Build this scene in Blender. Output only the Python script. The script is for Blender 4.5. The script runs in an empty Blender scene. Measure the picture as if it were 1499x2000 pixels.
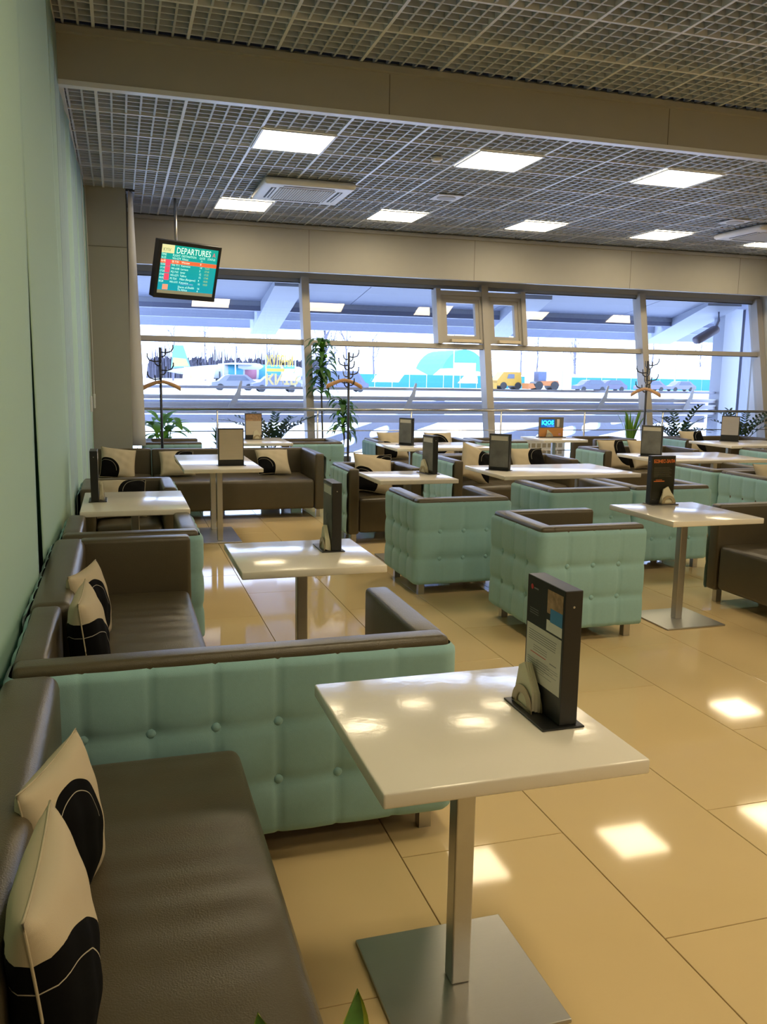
import bpy, bmesh, math, random
from mathutils import Vector, Matrix
random.seed(7)
S = bpy.context.scene
COL = S.collection
PI = math.pi

# ------------------------------------------------------------------ camera, sky, exposure
RM = ((0.95629781, -0.03069077, 0.29077925), (-0.29195271, -0.15486718, 0.9438113), (0.01606587, -0.98745847, -0.1570594))
cam_d = bpy.data.cameras.new('camera')
cam = bpy.data.objects.new('camera', cam_d)
COL.objects.link(cam)
mx = Matrix.Identity(4)
for i in range(3):
    mx[i][0] = RM[i][0]; mx[i][1] = -RM[i][1]; mx[i][2] = -RM[i][2]
mx[2][3] = 1.585
cam.matrix_world = mx
cam_d.sensor_fit = 'HORIZONTAL'; cam_d.sensor_width = 36.0
cam_d.lens = 1677.56 / 1499 * 36.0
cam_d.clip_start = 0.02; cam_d.clip_end = 800
S.camera = cam
SKY_STRENGTH = 4.2
LAMP = 15.0
w = bpy.data.worlds.new('sky'); S.world = w; w.use_nodes = True
bg = w.node_tree.nodes['Background']
bg.inputs[0].default_value = (0.56, 0.69, 1.0, 1); bg.inputs[1].default_value = SKY_STRENGTH
S.view_settings.view_transform = 'Standard'
S.view_settings.look = 'None'
S.view_settings.gamma = 1.0
S.view_settings.use_curve_mapping = False
S.view_settings.exposure = 0.62
S.cycles.max_bounces = 10
S.cycles.diffuse_bounces = 5
S.cycles.glossy_bounces = 4
S.cycles.transparent_max_bounces = 12
S.cycles.sample_clamp_indirect = 6.0
S.cycles.caustics_reflective = False
S.cycles.caustics_refractive = False

# ------------------------------------------------------------------ materials
def srgb(r, g, b):
    f = lambda c: (c / 255 / 12.92) if c / 255 <= 0.04045 else ((c / 255 + 0.055) / 1.055) ** 2.4
    return (f(r), f(g), f(b), 1)
MATS = {}
def mat(name, col, rough=0.5, metal=0.0, noise=0.0, nscale=20.0, bump=0.0, bscale=80.0, emit=0.0, spec=0.5, sheen=0.0, coat=0.0, stretch=None, trans=0.0):
    if name in MATS: return MATS[name]
    m = bpy.data.materials.new(name); m.use_nodes = True
    nt = m.node_tree; b = nt.nodes['Principled BSDF']
    if len(col) == 3: col = (*col, 1)
    b.inputs['Base Color'].default_value = col
    b.inputs['Roughness'].default_value = rough
    b.inputs['Metallic'].default_value = metal
    b.inputs['Specular IOR Level'].default_value = spec
    if sheen: b.inputs['Sheen Weight'].default_value = sheen
    if coat:
        b.inputs['Coat Weight'].default_value = coat; b.inputs['Coat Roughness'].default_value = 0.05
    if emit:
        b.inputs['Emission Color'].default_value = col; b.inputs['Emission Strength'].default_value = emit
    if noise or bump:
        tc = nt.nodes.new('ShaderNodeTexCoord'); mp = nt.nodes.new('ShaderNodeMapping')
        nt.links.new(tc.outputs['Object'], mp.inputs[0])
        if stretch: mp.inputs['Scale'].default_value = stretch
    if noise:
        n = nt.nodes.new('ShaderNodeTexNoise'); n.inputs['Scale'].default_value = nscale; n.inputs['Detail'].default_value = 4
        nt.links.new(mp.outputs[0], n.inputs['Vector'])
        mixn = nt.nodes.new('ShaderNodeMix'); mixn.data_type = 'RGBA'
        mixn.inputs[6].default_value = tuple(c * (1 - noise) for c in col[:3]) + (1,)
        mixn.inputs[7].default_value = tuple(min(1, c * (1 + noise)) for c in col[:3]) + (1,)
        nt.links.new(n.outputs['Fac'], mixn.inputs[0]); nt.links.new(mixn.outputs[2], b.inputs['Base Color'])
    if bump:
        n2 = nt.nodes.new('ShaderNodeTexNoise'); n2.inputs['Scale'].default_value = bscale; n2.inputs['Detail'].default_value = 3
        nt.links.new(mp.outputs[0], n2.inputs['Vector'])
        bp = nt.nodes.new('ShaderNodeBump'); bp.inputs['Strength'].default_value = bump; bp.inputs['Distance'].default_value = 0.004
        nt.links.new(n2.outputs['Fac'], bp.inputs['Height']); nt.links.new(bp.outputs[0], b.inputs['Normal'])
    if trans:
        o = nt.nodes['Material Output']; t = nt.nodes.new('ShaderNodeBsdfTranslucent'); t.inputs[0].default_value = col
        ms = nt.nodes.new('ShaderNodeMixShader'); ms.inputs[0].default_value = trans
        nt.links.new(b.outputs[0], ms.inputs[1]); nt.links.new(t.outputs[0], ms.inputs[2]); nt.links.new(ms.outputs[0], o.inputs[0])
    MATS[name] = m
    return m
def glass_mat(name, tint):
    m = bpy.data.materials.new(name); m.use_nodes = True; nt = m.node_tree; nt.nodes.clear()
    o = nt.nodes.new('ShaderNodeOutputMaterial'); ms = nt.nodes.new('ShaderNodeMixShader')
    t = nt.nodes.new('ShaderNodeBsdfTransparent'); t.inputs[0].default_value = tint
    g = nt.nodes.new('ShaderNodeBsdfGlossy'); g.inputs['Roughness'].default_value = 0.0
    fr = nt.nodes.new('ShaderNodeFresnel'); 
    ge = nt.nodes.new('ShaderNodeNewGeometry'); mi = nt.nodes.new('ShaderNodeMix')   # same reflectance from both sides of the pane
    mi.inputs[2].default_value = 1.5; mi.inputs[3].default_value = 1 / 1.5
    nt.links.new(ge.outputs['Backfacing'], mi.inputs[0]); nt.links.new(mi.outputs[0], fr.inputs[0])
    nt.links.new(fr.outputs[0], ms.inputs[0]); nt.links.new(t.outputs[0], ms.inputs[1]); nt.links.new(g.outputs[0], ms.inputs[2])
    nt.links.new(ms.outputs[0], o.inputs[0])
    return m
LEATHER = mat('brown leather', (0.083, 0.067, 0.040), 0.31, noise=0.12, nscale=14, bump=0.25, bscale=260, spec=0.55)
TEAL = mat('teal fabric', (0.285, 0.49, 0.515), 0.85, noise=0.05, nscale=60, bump=0.2, bscale=500, sheen=0.15, spec=0.25)
STEEL = mat('brushed steel', (0.52, 0.51, 0.48), 0.36, metal=1.0, noise=0.05, nscale=30, bump=0.06, bscale=60, stretch=(1, 30, 1))
CHROME = mat('polished rail steel', (0.62, 0.6, 0.56), 0.16, metal=1.0)
TABLE = mat('cream table laminate', (0.80, 0.755, 0.665), 0.14, noise=0.03, nscale=3, bump=0.12, bscale=30, spec=0.5)
TILE = mat('cream floor tile', (0.70, 0.535, 0.285), 0.055, noise=0.035, nscale=2.5, spec=0.2)
GROUT = mat('dark floor joint', (0.10, 0.08, 0.05), 0.8)
GRID = mat('grey metal grid', (0.46, 0.51, 0.59), 0.45)
RUN = mat('pale grid runner', (0.68, 0.72, 0.79), 0.35)
DARKV = mat('dark ceiling void', (0.08, 0.085, 0.095), 0.9)
PANEL = mat('grey beige wall cladding', (0.36, 0.352, 0.315), 0.55, noise=0.03, nscale=8)
WHITEM = mat('white painted metal', (0.66, 0.67, 0.68), 0.35)
ALU = mat('grey beige window aluminium', (0.40, 0.375, 0.33), 0.42)
BLACK = mat('matt black plastic', (0.014, 0.014, 0.014), 0.38)
BLACKM = mat('dark painted metal', (0.03, 0.033, 0.045), 0.35)
BLIND = mat('pale mint blind fabric', (0.52, 0.75, 0.645), 0.8, noise=0.03, nscale=120, bump=0.1, bscale=400, trans=0.2)
BLIND_DAYLIGHT = mat('pale blue mint blind fabric', (0.47, 0.66, 0.66), 0.8, noise=0.03, nscale=120, bump=0.1, bscale=400, trans=0.2)  # bluer colour paints window daylight onto the mint slats
BLINDW = mat('white blind fabric', (0.7, 0.69, 0.66), 0.8, trans=0.25)
WALLD = mat('blue grey wall behind blinds', (0.06, 0.08, 0.09), 0.8)
GLASS = glass_mat('window glass', (0.95, 0.965, 0.98, 1))
LAMPM = mat('lit diffuser', (1.0, 0.82, 0.53), 0.5, emit=LAMP)
ACW = mat('white plastic', (0.72, 0.71, 0.68), 0.4)
ACG = mat('beige grille', (0.34, 0.30, 0.22), 0.6)
WOOD = mat('light wood', (0.60, 0.34, 0.16), 0.45, noise=0.12, nscale=6, stretch=(2, 20, 20))
LEAF = mat('green leaf', (0.05, 0.14, 0.028), 0.4, noise=0.25, nscale=8, trans=0.35)
LEAFB = mat('bright green leaf', (0.13, 0.33, 0.03), 0.4, noise=0.2, nscale=8, trans=0.45)
LEAFD = mat('dark glossy leaf', (0.022, 0.06, 0.024), 0.3, noise=0.2, nscale=10, trans=0.12)
STEM = mat('plant stem', (0.10, 0.09, 0.05), 0.7)
POT = mat('grey planter', (0.16, 0.16, 0.165), 0.5)
SOIL = mat('potting soil', (0.03, 0.022, 0.015), 0.95)
NAPKIN = mat('pale napkin paper', (0.62, 0.58, 0.42), 0.8)
PAPER = mat('menu paper', (0.60, 0.57, 0.49), 0.5)
SNOW = mat('snow', (0.82, 0.85, 0.9), 0.8, noise=0.06, nscale=0.3)
EXTG = mat('canopy panel', (0.22, 0.25, 0.34), 0.5)
EXTD = mat('canopy blade', (0.2, 0.225, 0.32), 0.5)
EXTL = mat('pale canopy steel', (0.36, 0.40, 0.48), 0.5)

# ------------------------------------------------------------------ helpers
class MB:
    def __init__(s): s.v = []; s.f = []; s.mi = []; s.cur = 0
    def add(s, vs, fs):
        o = len(s.v); s.v += [tuple(p) for p in vs]; s.f += [tuple(i + o for i in f) for f in fs]; s.mi += [s.cur] * len(fs)
        return s
    def box(s, x0, x1, y0, y1, z0, z1, M=None):
        vs = [(x, y, z) for z in (z0, z1) for y in (y0, y1) for x in (x0, x1)]
        if M: vs = [M @ Vector(p) for p in vs]
        return s.add(vs, [(0, 2, 3, 1), (4, 5, 7, 6), (0, 1, 5, 4), (2, 6, 7, 3), (0, 4, 6, 2), (1, 3, 7, 5)])
    def rbox(s, x0, x1, y0, y1, z0, z1, r=0.02, n=(1, 1, 1), puff=0.0, seg=2, M=None, wrinkle=None):
        lo = (x0, y0, z0); hi = (x1, y1, z1)
        r = min(r, *[(hi[i] - lo[i]) / 2.001 for i in range(3)])
        ax = []
        for i in range(3):
            e = [r * (1 - math.cos(PI / 2 * k / seg)) for k in range(seg)]
            mid = [lo[i] + r + (hi[i] - lo[i] - 2 * r) * k / n[i] for k in range(n[i] + 1)]
            ax.append([lo[i] + t for t in e] + mid + [hi[i] - t for t in reversed(e)])
        idx = {}; vs = []; fs = []
        def V(i, j, k):
            key = (i, j, k)
            if key not in idx:
                p = [ax[0][i], ax[1][j], ax[2][k]]
                q = [min(max(p[a], lo[a] + r), hi[a] - r) for a in range(3)]
                d = Vector([p[a] - q[a] for a in range(3)])
                if d.length > 1e-9: p = [q[a] + d.normalized()[a] * r for a in range(3)]
                if puff and k == len(ax[2]) - 1:
                    u = (p[0] - x0) / (x1 - x0) * 2 - 1; v = (p[1] - y0) / (y1 - y0) * 2 - 1
                    p[2] += puff * (1 - u ** 4) * (1 - v ** 4)
                    if wrinkle: p[2] += wrinkle(p[0], p[1]) * (1 - u ** 4) * (1 - v ** 4)
                idx[key] = len(vs); vs.append(M @ Vector(p) if M else tuple(p))
            return idx[key]
        X, Y, Z = len(ax[0]) - 1, len(ax[1]) - 1, len(ax[2]) - 1
        for i in range(X):
            for j in range(Y):
                fs.append((V(i, j, 0), V(i, j + 1, 0), V(i + 1, j + 1, 0), V(i + 1, j, 0)))
                fs.append((V(i, j, Z), V(i + 1, j, Z), V(i + 1, j + 1, Z), V(i, j + 1, Z)))
        for i in range(X):
            for k in range(Z):
                fs.append((V(i, 0, k), V(i + 1, 0, k), V(i + 1, 0, k + 1), V(i, 0, k + 1)))
                fs.append((V(i, Y, k), V(i, Y, k + 1), V(i + 1, Y, k + 1), V(i + 1, Y, k)))
        for j in range(Y):
            for k in range(Z):
                fs.append((V(0, j, k), V(0, j, k + 1), V(0, j + 1, k + 1), V(0, j + 1, k)))
                fs.append((V(X, j, k), V(X, j + 1, k), V(X, j + 1, k + 1), V(X, j, k + 1)))
        return s.add(vs, fs)
    def tube(s, pts, r, n=8, r1=None):
        pts = [Vector(p) for p in pts]; rings = []; vs = []; fs = []
        up = Vector((0, 0, 1))
        for i, p in enumerate(pts):
            t = (pts[min(i + 1, len(pts) - 1)] - pts[max(i - 1, 0)]).normalized()
            a = t.cross(up)
            if a.length < 1e-3: a = t.cross(Vector((0, 1, 0)))
            a.normalize(); b = t.cross(a)
            rr = r if r1 is None else r + (r1 - r) * i / (len(pts) - 1)
            vs += [p + (a * math.cos(2 * PI * k / n) + b * math.sin(2 * PI * k / n)) * rr for k in range(n)]
        for i in range(len(pts) - 1):
            for k in range(n):
                fs.append((i * n + k, (i + 1) * n + k, (i + 1) * n + (k + 1) % n, i * n + (k + 1) % n))
        L = (len(pts) - 1) * n
        fs.append(tuple(range(n))); fs.append(tuple(reversed(range(L, L + n))))
        return s.add(vs, fs)
    def lathe(s, prof, n=16, M=None):
        vs = []; fs = []
        for r, z in prof:
            vs += [(r * math.cos(2 * PI * k / n), r * math.sin(2 * PI * k / n), z) for k in range(n)]
        for i in range(len(prof) - 1):
            for k in range(n):
                fs.append((i * n + k, i * n + (k + 1) % n, (i + 1) * n + (k + 1) % n, (i + 1) * n + k))
        fs.append(tuple(reversed(range(n)))); fs.append(tuple(range((len(prof) - 1) * n, len(prof) * n)))
        if M: vs = [M @ Vector(p) for p in vs]
        return s.add(vs, fs)
    def prism(s, poly, d0, d1, plane='xz', M=None):
        n = len(poly)
        if plane == 'xz': vs = [(a, d0, b) for a, b in poly] + [(a, d1, b) for a, b in poly]
        elif plane == 'yz': vs = [(d0, a, b) for a, b in poly] + [(d1, a, b) for a, b in poly]
        else: vs = [(a, b, d0) for a, b in poly] + [(a, b, d1) for a, b in poly]
        if M: vs = [M @ Vector(p) for p in vs]
        fs = [tuple(range(n)), tuple(reversed(range(n, 2 * n)))] + [(i, i + n, (i + 1) % n + n, (i + 1) % n) for i in range(n)]
        return s.add(vs, fs)
    def quad(s, a, b, c, d): return s.add([a, b, c, d], [(0, 1, 2, 3)])
    def mesh(s, name, m, smooth=False):
        me = bpy.data.meshes.new(name); me.from_pydata(s.v, [], s.f)
        for x in (m if isinstance(m, (list, tuple)) else [m]): me.materials.append(x)
        me.polygons.foreach_set('material_index', s.mi)
        bm = bmesh.new(); bm.from_mesh(me); bmesh.ops.recalc_face_normals(bm, faces=bm.faces); bm.to_mesh(me); bm.free()
        if smooth:
            me.polygons.foreach_set('use_smooth', [True] * len(me.polygons))
            if smooth is not True: me.set_sharp_from_angle(angle=smooth)
        me.update()
        return me
SM = math.radians(40)
def obj(name, me, parent=None, loc=(0, 0, 0), rot=(0, 0, 0)):
    o = bpy.data.objects.new(name, me); COL.objects.link(o)
    if name in ('text_lines', 'grille_bars', 'branches', 'stems'): o['kind'] = 'stuff'
    o.location = loc; o.rotation_euler = rot
    if parent: o.parent = parent
    return o
def part(name, mb, m, parent, smooth=False, loc=(0, 0, 0), rot=(0, 0, 0)):
    return obj(name, mb.mesh(name, m, smooth), parent, loc, rot)
def tag(o, label, cat, group=None):
    o['label'] = label; o['category'] = cat
    if group: o['group'] = group
    return o
def thing(name, label, cat, loc=(0, 0, 0), rotz=0.0, group=None):
    o = bpy.data.objects.new(name, None); COL.objects.link(o)
    o.location = loc; o.rotation_euler = (0, 0, rotz); o.empty_display_size = 0.1
    return tag(o, label, cat, group)
def struct(name, mb, m, parent=None, smooth=False):
    o = part(name, mb, m, parent, smooth)
    if parent is None: o['kind'] = 'structure'
    return o
def struct_root(name):
    o = bpy.data.objects.new(name, None); COL.objects.link(o); o['kind'] = 'structure'; o.empty_display_size = 0.1
    return o
def dup(root, loc, rotz, label, group=None):
    def cp(o, par):
        c = o.copy(); COL.objects.link(c)
        if par: c.parent = par
        for ch in o.children: cp(ch, c)
        return c
    r = cp(root, None); r.location = loc; r.rotation_euler = (0, 0, rotz); r['label'] = label
    if group: r['group'] = group
    return r
def text_mesh(txt, size, m, align='LEFT', ext=0.0, bold=0.0, sx=1.0):
    cu = bpy.data.curves.new('t', 'FONT'); cu.body = txt; cu.size = size; cu.align_x = align; cu.extrude = ext; cu.offset = bold
    cu.resolution_u = 2
    to = bpy.data.objects.new('t', cu); COL.objects.link(to)
    dg = bpy.context.evaluated_depsgraph_get()
    me = bpy.data.meshes.new_from_object(to.evaluated_get(dg))
    bpy.data.objects.remove(to); bpy.data.curves.remove(cu)
    me.materials.clear(); me.materials.append(m)
    if sx != 1.0:
        for v in me.vertices: v.co.x *= sx
    return me
def join_text(items, m):
    mb = MB()
    for txt, size, x, y, al, sx in items:
        me = text_mesh(txt, size, m, al, 0.0, 0.0, sx)
        mb.add([(v.co.x + x, v.co.y + y, 0) for v in me.vertices], [tuple(p.vertices) for p in me.polygons])
        bpy.data.meshes.remove(me)
    return mb

ZC, ZN = 3.59, 3.945      # far and near ceiling heights
YB, YF = 6.78, 11.95      # beam and far fascia
XL, XR = -0.50, 10.75
def gy(z): return 12.05 + 0.21 * z    # leaning window plane

# ------------------------------------------------------------------ setting: floor
fl = struct('floor', MB().box(XL, XR, -4.0, 12.6, -0.12, -0.006), GROUT)
tile_meshes = {}
for ci in range(-2, 18):
    xa = 0.854 + 0.6 * (ci - 1); xb = xa + 0.6
    off = 1.904 if ci % 2 == 0 else 1.304
    for rj in range(-2, 10):
        ya = off + 1.2 * rj; yb = ya + 1.2
        x0, x1 = max(xa, XL), min(xb, XR); y0, y1 = max(ya, 0.2), min(yb, 12.1)
        if x1 - x0 < 0.03 or y1 - y0 < 0.03: continue
        key = (round(x1 - x0, 3), round(y1 - y0, 3))
        if key not in tile_meshes:
            g = 0.0017; W, D = key
            t = MB(); b = 0.0012
            lo = [(g, g), (W - g, g), (W - g, D - g), (g, D - g)]
            hi = [(g + b, g + b), (W - g - b, g + b), (W - g - b, D - g - b), (g + b, D - g - b)]
            t.add([(x, y, -0.006) for x, y in lo] + [(x, y, -b) for x, y in lo] + [(x, y, 0) for x, y in hi],
                  [(0, 1, 5, 4), (1, 2, 6, 5), (2, 3, 7, 6), (3, 0, 4, 7), (4, 5, 9, 8), (5, 6, 10, 9), (6, 7, 11, 10), (7, 4, 8, 11), (8, 9, 10, 11)])
            tile_meshes[key] = t.mesh('tile', TILE)
        obj('tile', tile_meshes[key], fl, (x0, y0, 0))
struct('floor', MB().box(XL, XR, -4.0, 0.2, -0.006, 0.0), TILE)

# walls
struct('wall_left', MB().box(XL - 0.15, XL, -4.0, 12.9, 0, 4.4), WALLD)
struct('wall_right', MB().box(XR, XR + 0.15, -4.0, 12.9, 0, 4.4), PANEL)
struct('wall_rear', MB().box(XL, XR, -4.15, -4.0, 0, 4.4), PANEL)
struct('pillar', MB().box(XL, 0.14, 10.42, 12.0, 0, ZC + 0.2), PANEL)
struct('trim_1', MB().box(XL, 0.142, 10.414, 10.42, 2.955, 2.96), mat('panel joint', (0.14, 0.13, 0.11), 0.7))
# beam between the two ceilings, with its cornice and bright lower edge
struct('beam', MB().box(XL, XR, YB, YB + 0.06, ZC, ZN + 0.02), PANEL)
struct('trim_2', MB().box(XL, XR, YB - 0.05, YB, ZN - 0.055, ZN - 0.01), PANEL)
struct('trim_3', MB().box(XL, XR, YB - 0.005, YB + 0.07, ZC - 0.035, ZC), RUN)
jt = MB()
for x in (1.83 + 0.25, 4.6, 7.4): jt.box(x, x + 0.006, YB - 0.0015, YB, ZC, ZN - 0.06)
struct('trim_4', jt, MATS['panel joint'])
# fascia over the window
wf = struct('wall_front', MB().box(XL, XR, YF, YF + 0.10, 2.97, ZC + 0.1).box(XL, XR, YF + 0.10, 12.9, 3.11, 3.2).box(0.14, XR, 12.58, 12.72, 2.95, 3.11), PANEL)
struct('trim_5', MB().box(XL, XR, YF - 0.05, YF, ZC - 0.06, ZC - 0.015), PANEL)
jf = MB()
for x in (2.55, 5.0, 7.6, 9.6): jf.box(x, x + 0.006, YF - 0.0015, YF, 2.97, ZC - 0.06)
struct('trim_6', jf, MATS['panel joint'])
struct('roof', MB().box(XL - 0.15, XR + 0.15, -4.15, 12.9, 4.3, 4.4), DARKV)

# ------------------------------------------------------------------ open-cell ceilings
MOD = 0.645
def grid_panel(wx, wy, nx, ny):
    t = MB(); h = 0.045; b = 0.0075
    for i in range(1, nx):
        x = wx * i / nx; t.box(x - b, x + b, 0, wy, 0.002, h)
    for j in range(1, ny):
        y = wy * j / ny; t.box(0, wx, y - b, y + b, 0.003, h - 0.002)
    t.cur = 1; r = 0.011
    t.box(-r, r, 0, wy, -0.004, h + 0.004); t.box(0, wx, -r, r, -0.003, h + 0.004)
    return t.mesh('grid_panel', [GRID, RUN])
gp = grid_panel(MOD, MOD, 6, 6); gps = grid_panel(0.40, MOD, 4, 6)
X0 = 1.52 - MOD / 2 - 2 * MOD
def ceiling(z, y0, rows):
    c = struct('ceiling', MB().box(XL, XR, y0, y0 + rows * MOD, z + 0.22, z + 0.26), DARKV)
    for j in range(rows):
        for i in range(17):
            if X0 + (i + 1) * MOD < XR: obj('grid_panel', gp, c, (X0 + i * MOD, y0 + j * MOD, z))
        obj('grid_panel', gps, c, (X0 - 0.40, y0 + j * MOD, z))
    return c
ceiling(ZC, 7.8 - MOD / 2 - MOD, 8)
cn = ceiling(ZN, YB - 6 * MOD, 6)
struct('ceiling', MB().box(XL, XR, -4.0, YB - 6 * MOD, ZN, ZN + 0.05), mat('plain grey ceiling', (0.3, 0.3, 0.29), 0.7))

# ceiling lights
def light_mesh():
    f = MB(); a = 0.322; b = 0.303
    for x0, x1, y0, y1 in ((-a, a, -a, -b), (-a, a, b, a), (-a, -b, -b, b), (b, a, -b, b)): f.box(x0, x1, y0, y1, -0.014, -0.0045)
    d = MB().box(-b, b, -b, b, -0.011, -0.0045)
    return f.mesh('frame', WHITEM), d.mesh('diffuser', LAMPM)
lf, ld = light_mesh()
def lamp(x, y, z, label):
    t = thing('ceiling_light', label, 'light', (x, y, z), 0, 'square ceiling lights')
    obj('frame', lf, t); obj('diffuser', ld, t)
nm = ['first', 'second', 'third', 'fourth', 'fifth']
for i in range(4):
    lamp(1.52 + 1.955 * i, 7.8, ZC, ('glowing square ceiling light, %s from the left in the row nearer the beam' % nm[i]))
for i in range(5):
    lamp(1.50 + 1.945 * i, 10.83, ZC, ('glowing square ceiling light, %s from the left in the row near the window fascia' % nm[i]))
for j, y in enumerate((2.6, 0.2, -2.3)):  # unseen lamps added outside the frame to brighten the foreground
    for i, x in enumerate((1.5, 4.1, 6.7, 9.3)):
        lamp(x, y, ZN, 'added unseen square light in the raised ceiling, %s from the left, %s row' % (nm[i], nm[j]))

# air conditioner cassettes
def cassette(loc, label):
    t = thing('ceiling_air_conditioner', label, 'air conditioner', loc, 0, 'ceiling air conditioners')
    b = MB().rbox(-0.49, 0.49, -0.47, 0.47, -0.075, -0.0005, 0.05, seg=4)
    part('body', b, ACW, t, SM)
    part('intake_grille', MB().box(-0.3, 0.3, -0.3, 0.3, -0.0785, -0.075), ACG, t)
    s = MB()
    for i in range(22):
        x = -0.29 + i * 0.0276
        s.box(x, x + 0.008, -0.3, 0.3, -0.082, -0.0786)
    part('grille_bars', s, ACW, t)
    for k in range(4):
        M = Matrix.Rotation(k * PI / 2, 4, 'Z')
        part('louvre', MB().box(-0.27, 0.27, 0.33, 0.385, -0.0775, -0.075, M), mat('dark vent slot', (0.05, 0.05, 0.045), 0.7), t)
        part('flap', MB().box(-0.27, 0.27, 0.35, 0.366, -0.081, -0.0776, M), ACW, t)
    return t
cassette((1.98, 9.62, ZC - 0.005), 'white cassette air conditioner in the ceiling above the departures screen')
cassette((8.42, 10.0, ZC - 0.005), 'white cassette air conditioner in the ceiling at the right edge of the photo')
def speaker(loc, label):
    t = thing('ceiling_speaker', label, 'speaker', loc, 0, 'flush ceiling speakers')
    part('plate', MB().rbox(-0.15, 0.15, -0.16, 0.16, -0.016, -0.005, 0.005), WHITEM, t)
    part('cone_cover', MB().lathe([(0.11, -0.016), (0.105, -0.022), (0.07, -0.025), (0.001, -0.026)], 20), mat('grey mesh', (0.42, 0.43, 0.44), 0.6), t, SM)
speaker((3.61, 9.5, ZC), 'small white square ceiling speaker between the two light rows, above the coat racks')
speaker((7.55, 9.55, ZC), 'small white square ceiling speaker next to the right air conditioner')
sd = MB().lathe([(0.055, -0.005), (0.055, -0.02), (0.035, -0.035), (0.001, -0.036)], 16)
tag(part('smoke_detector', sd, WHITEM, None, SM, (2.89, 7.88, ZC)), 'small round white smoke detector beside the near light row', 'smoke detector')

# ------------------------------------------------------------------ leaning window front
def wbox(mb, x0, x1, z0, z1, d0, d1):
    vs = [(x, gy(z) + d, z) for z in (z0, z1) for d in (d0, d1) for x in (x0, x1)]
    return mb.add(vs, [(0, 2, 3, 1), (4, 5, 7, 6), (0, 1, 5, 4), (2, 6, 7, 3), (0, 4, 6, 2), (1, 3, 7, 5)])
MX = [-0.22, 2.615, 5.42, 8.21, 10.50]
for n in range(4):
    a, b = MX[n], MX[n + 1]
    wr = struct_root('window_%d' % (n + 1))
    part('mullion', wbox(MB(), a - 0.055, a + 0.055, 0.0, 2.97, -0.16, 0.05), ALU, wr)
    if n == 3: part('mullion', wbox(MB(), b - 0.055, b + 0.055, 0.0, 2.97, -0.16, 0.05), ALU, wr)
    a += 0.055; b -= 0.055
    part('transom', wbox(MB(), a, b, 2.005, 2.075, -0.10, 0.05), ALU, wr)
    part('sill', wbox(MB(), a, b, 0.0, 0.09, -0.10, 0.05), ALU, wr)
    part('head_frame', wbox(MB(), a, b, 2.90, 2.97, -0.05, 0.05), EXTL, wr)
    part('pane', wbox(MB(), a, b, 0.09, 2.005, 0.0, 0.002), GLASS, wr)
    va, vb = a, b
    if n == 1: vb = 4.62
    if n == 2: va = 6.10
    part('pane', wbox(MB(), va, vb, 2.075, 2.90, 0.0, 0.002), GLASS, wr)
    gasket = MB(); wbox(gasket, va, vb, 2.885, 2.90, -0.052, 0.0); wbox(gasket, a, b, 1.995, 2.005, -0.101, 0.0)
    part('gasket', gasket, BLACKM, wr)
    if n in (1, 2):
        x0, x1 = (vb, b) if n == 1 else (a, va)
        fr = MB()
        if n == 1: wbox(fr, x0, x0 + 0.075, 2.075, 2.90, -0.16, 0.05)
        else: wbox(fr, x1 - 0.075, x1, 2.075, 2.90, -0.16, 0.05)
        part('vent_post', fr, ALU, wr)
        if n == 1: x0 += 0.075
        else: x1 -= 0.075
        part('vent_head', wbox(MB(), x0, x1, 2.80, 2.87, -0.15, 0.0), ALU, wr)
        sa = MB()
        for q in ((x0, x0 + 0.10, 2.09, 2.78), (x1 - 0.10, x1, 2.09, 2.78), (x0 + 0.1, x1 - 0.1, 2.09, 2.20), (x0 + 0.1, x1 - 0.1, 2.69, 2.78)): wbox(sa, q[0], q[1], q[2], q[3], -0.10, -0.02)
        for q in ((x0, x0 + 0.04, 2.085, 2.79), (x1 - 0.04, x1, 2.085, 2.79), (x0, x1, 2.75, 2.80)): wbox(sa, q[0], q[1], q[2], q[3], -0.12, -0.05)
        sash = part('sash', sa, ALU, wr)
        part('pane', wbox(MB(), x0 + 0.1, x1 - 0.1, 2.20, 2.69, -0.06, -0.058), GLASS, sash)
        part('actuator', wbox(MB(), x0 + 0.13, x1 - 0.06, 2.10, 2.145, -0.20, -0.12), mat('cream actuator', (0.62, 0.53, 0.38), 0.5), sash)
struct('trim_7', MB().box(10.57, XR, 12.0, 12.64, 0, 3.11), WHITEM)

# guard rail in front of the window
hr = thing('guard_rail', 'stainless steel guard rail with thin rods along the window wall', 'railing', (0, 11.85, 0))
part('handrail', MB().tube([(0.14, 0, 1.10), (10.6, 0, 1.095)], 0.022, 10), CHROME, hr, True)
for z in (0.80, 0.49, 0.2): part('rod', MB().tube([(0.14, 0, z), (10.6, 0, z)], 0.008, 6), CHROME, hr, True)
for x in (1.27, 2.66, 4.05, 5.47, 6.88, 8.28, 9.69): part('post', MB().tube([(x, 0, 0), (x, 0, 1.09)], 0.014, 8), STEEL, hr, True)

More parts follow.
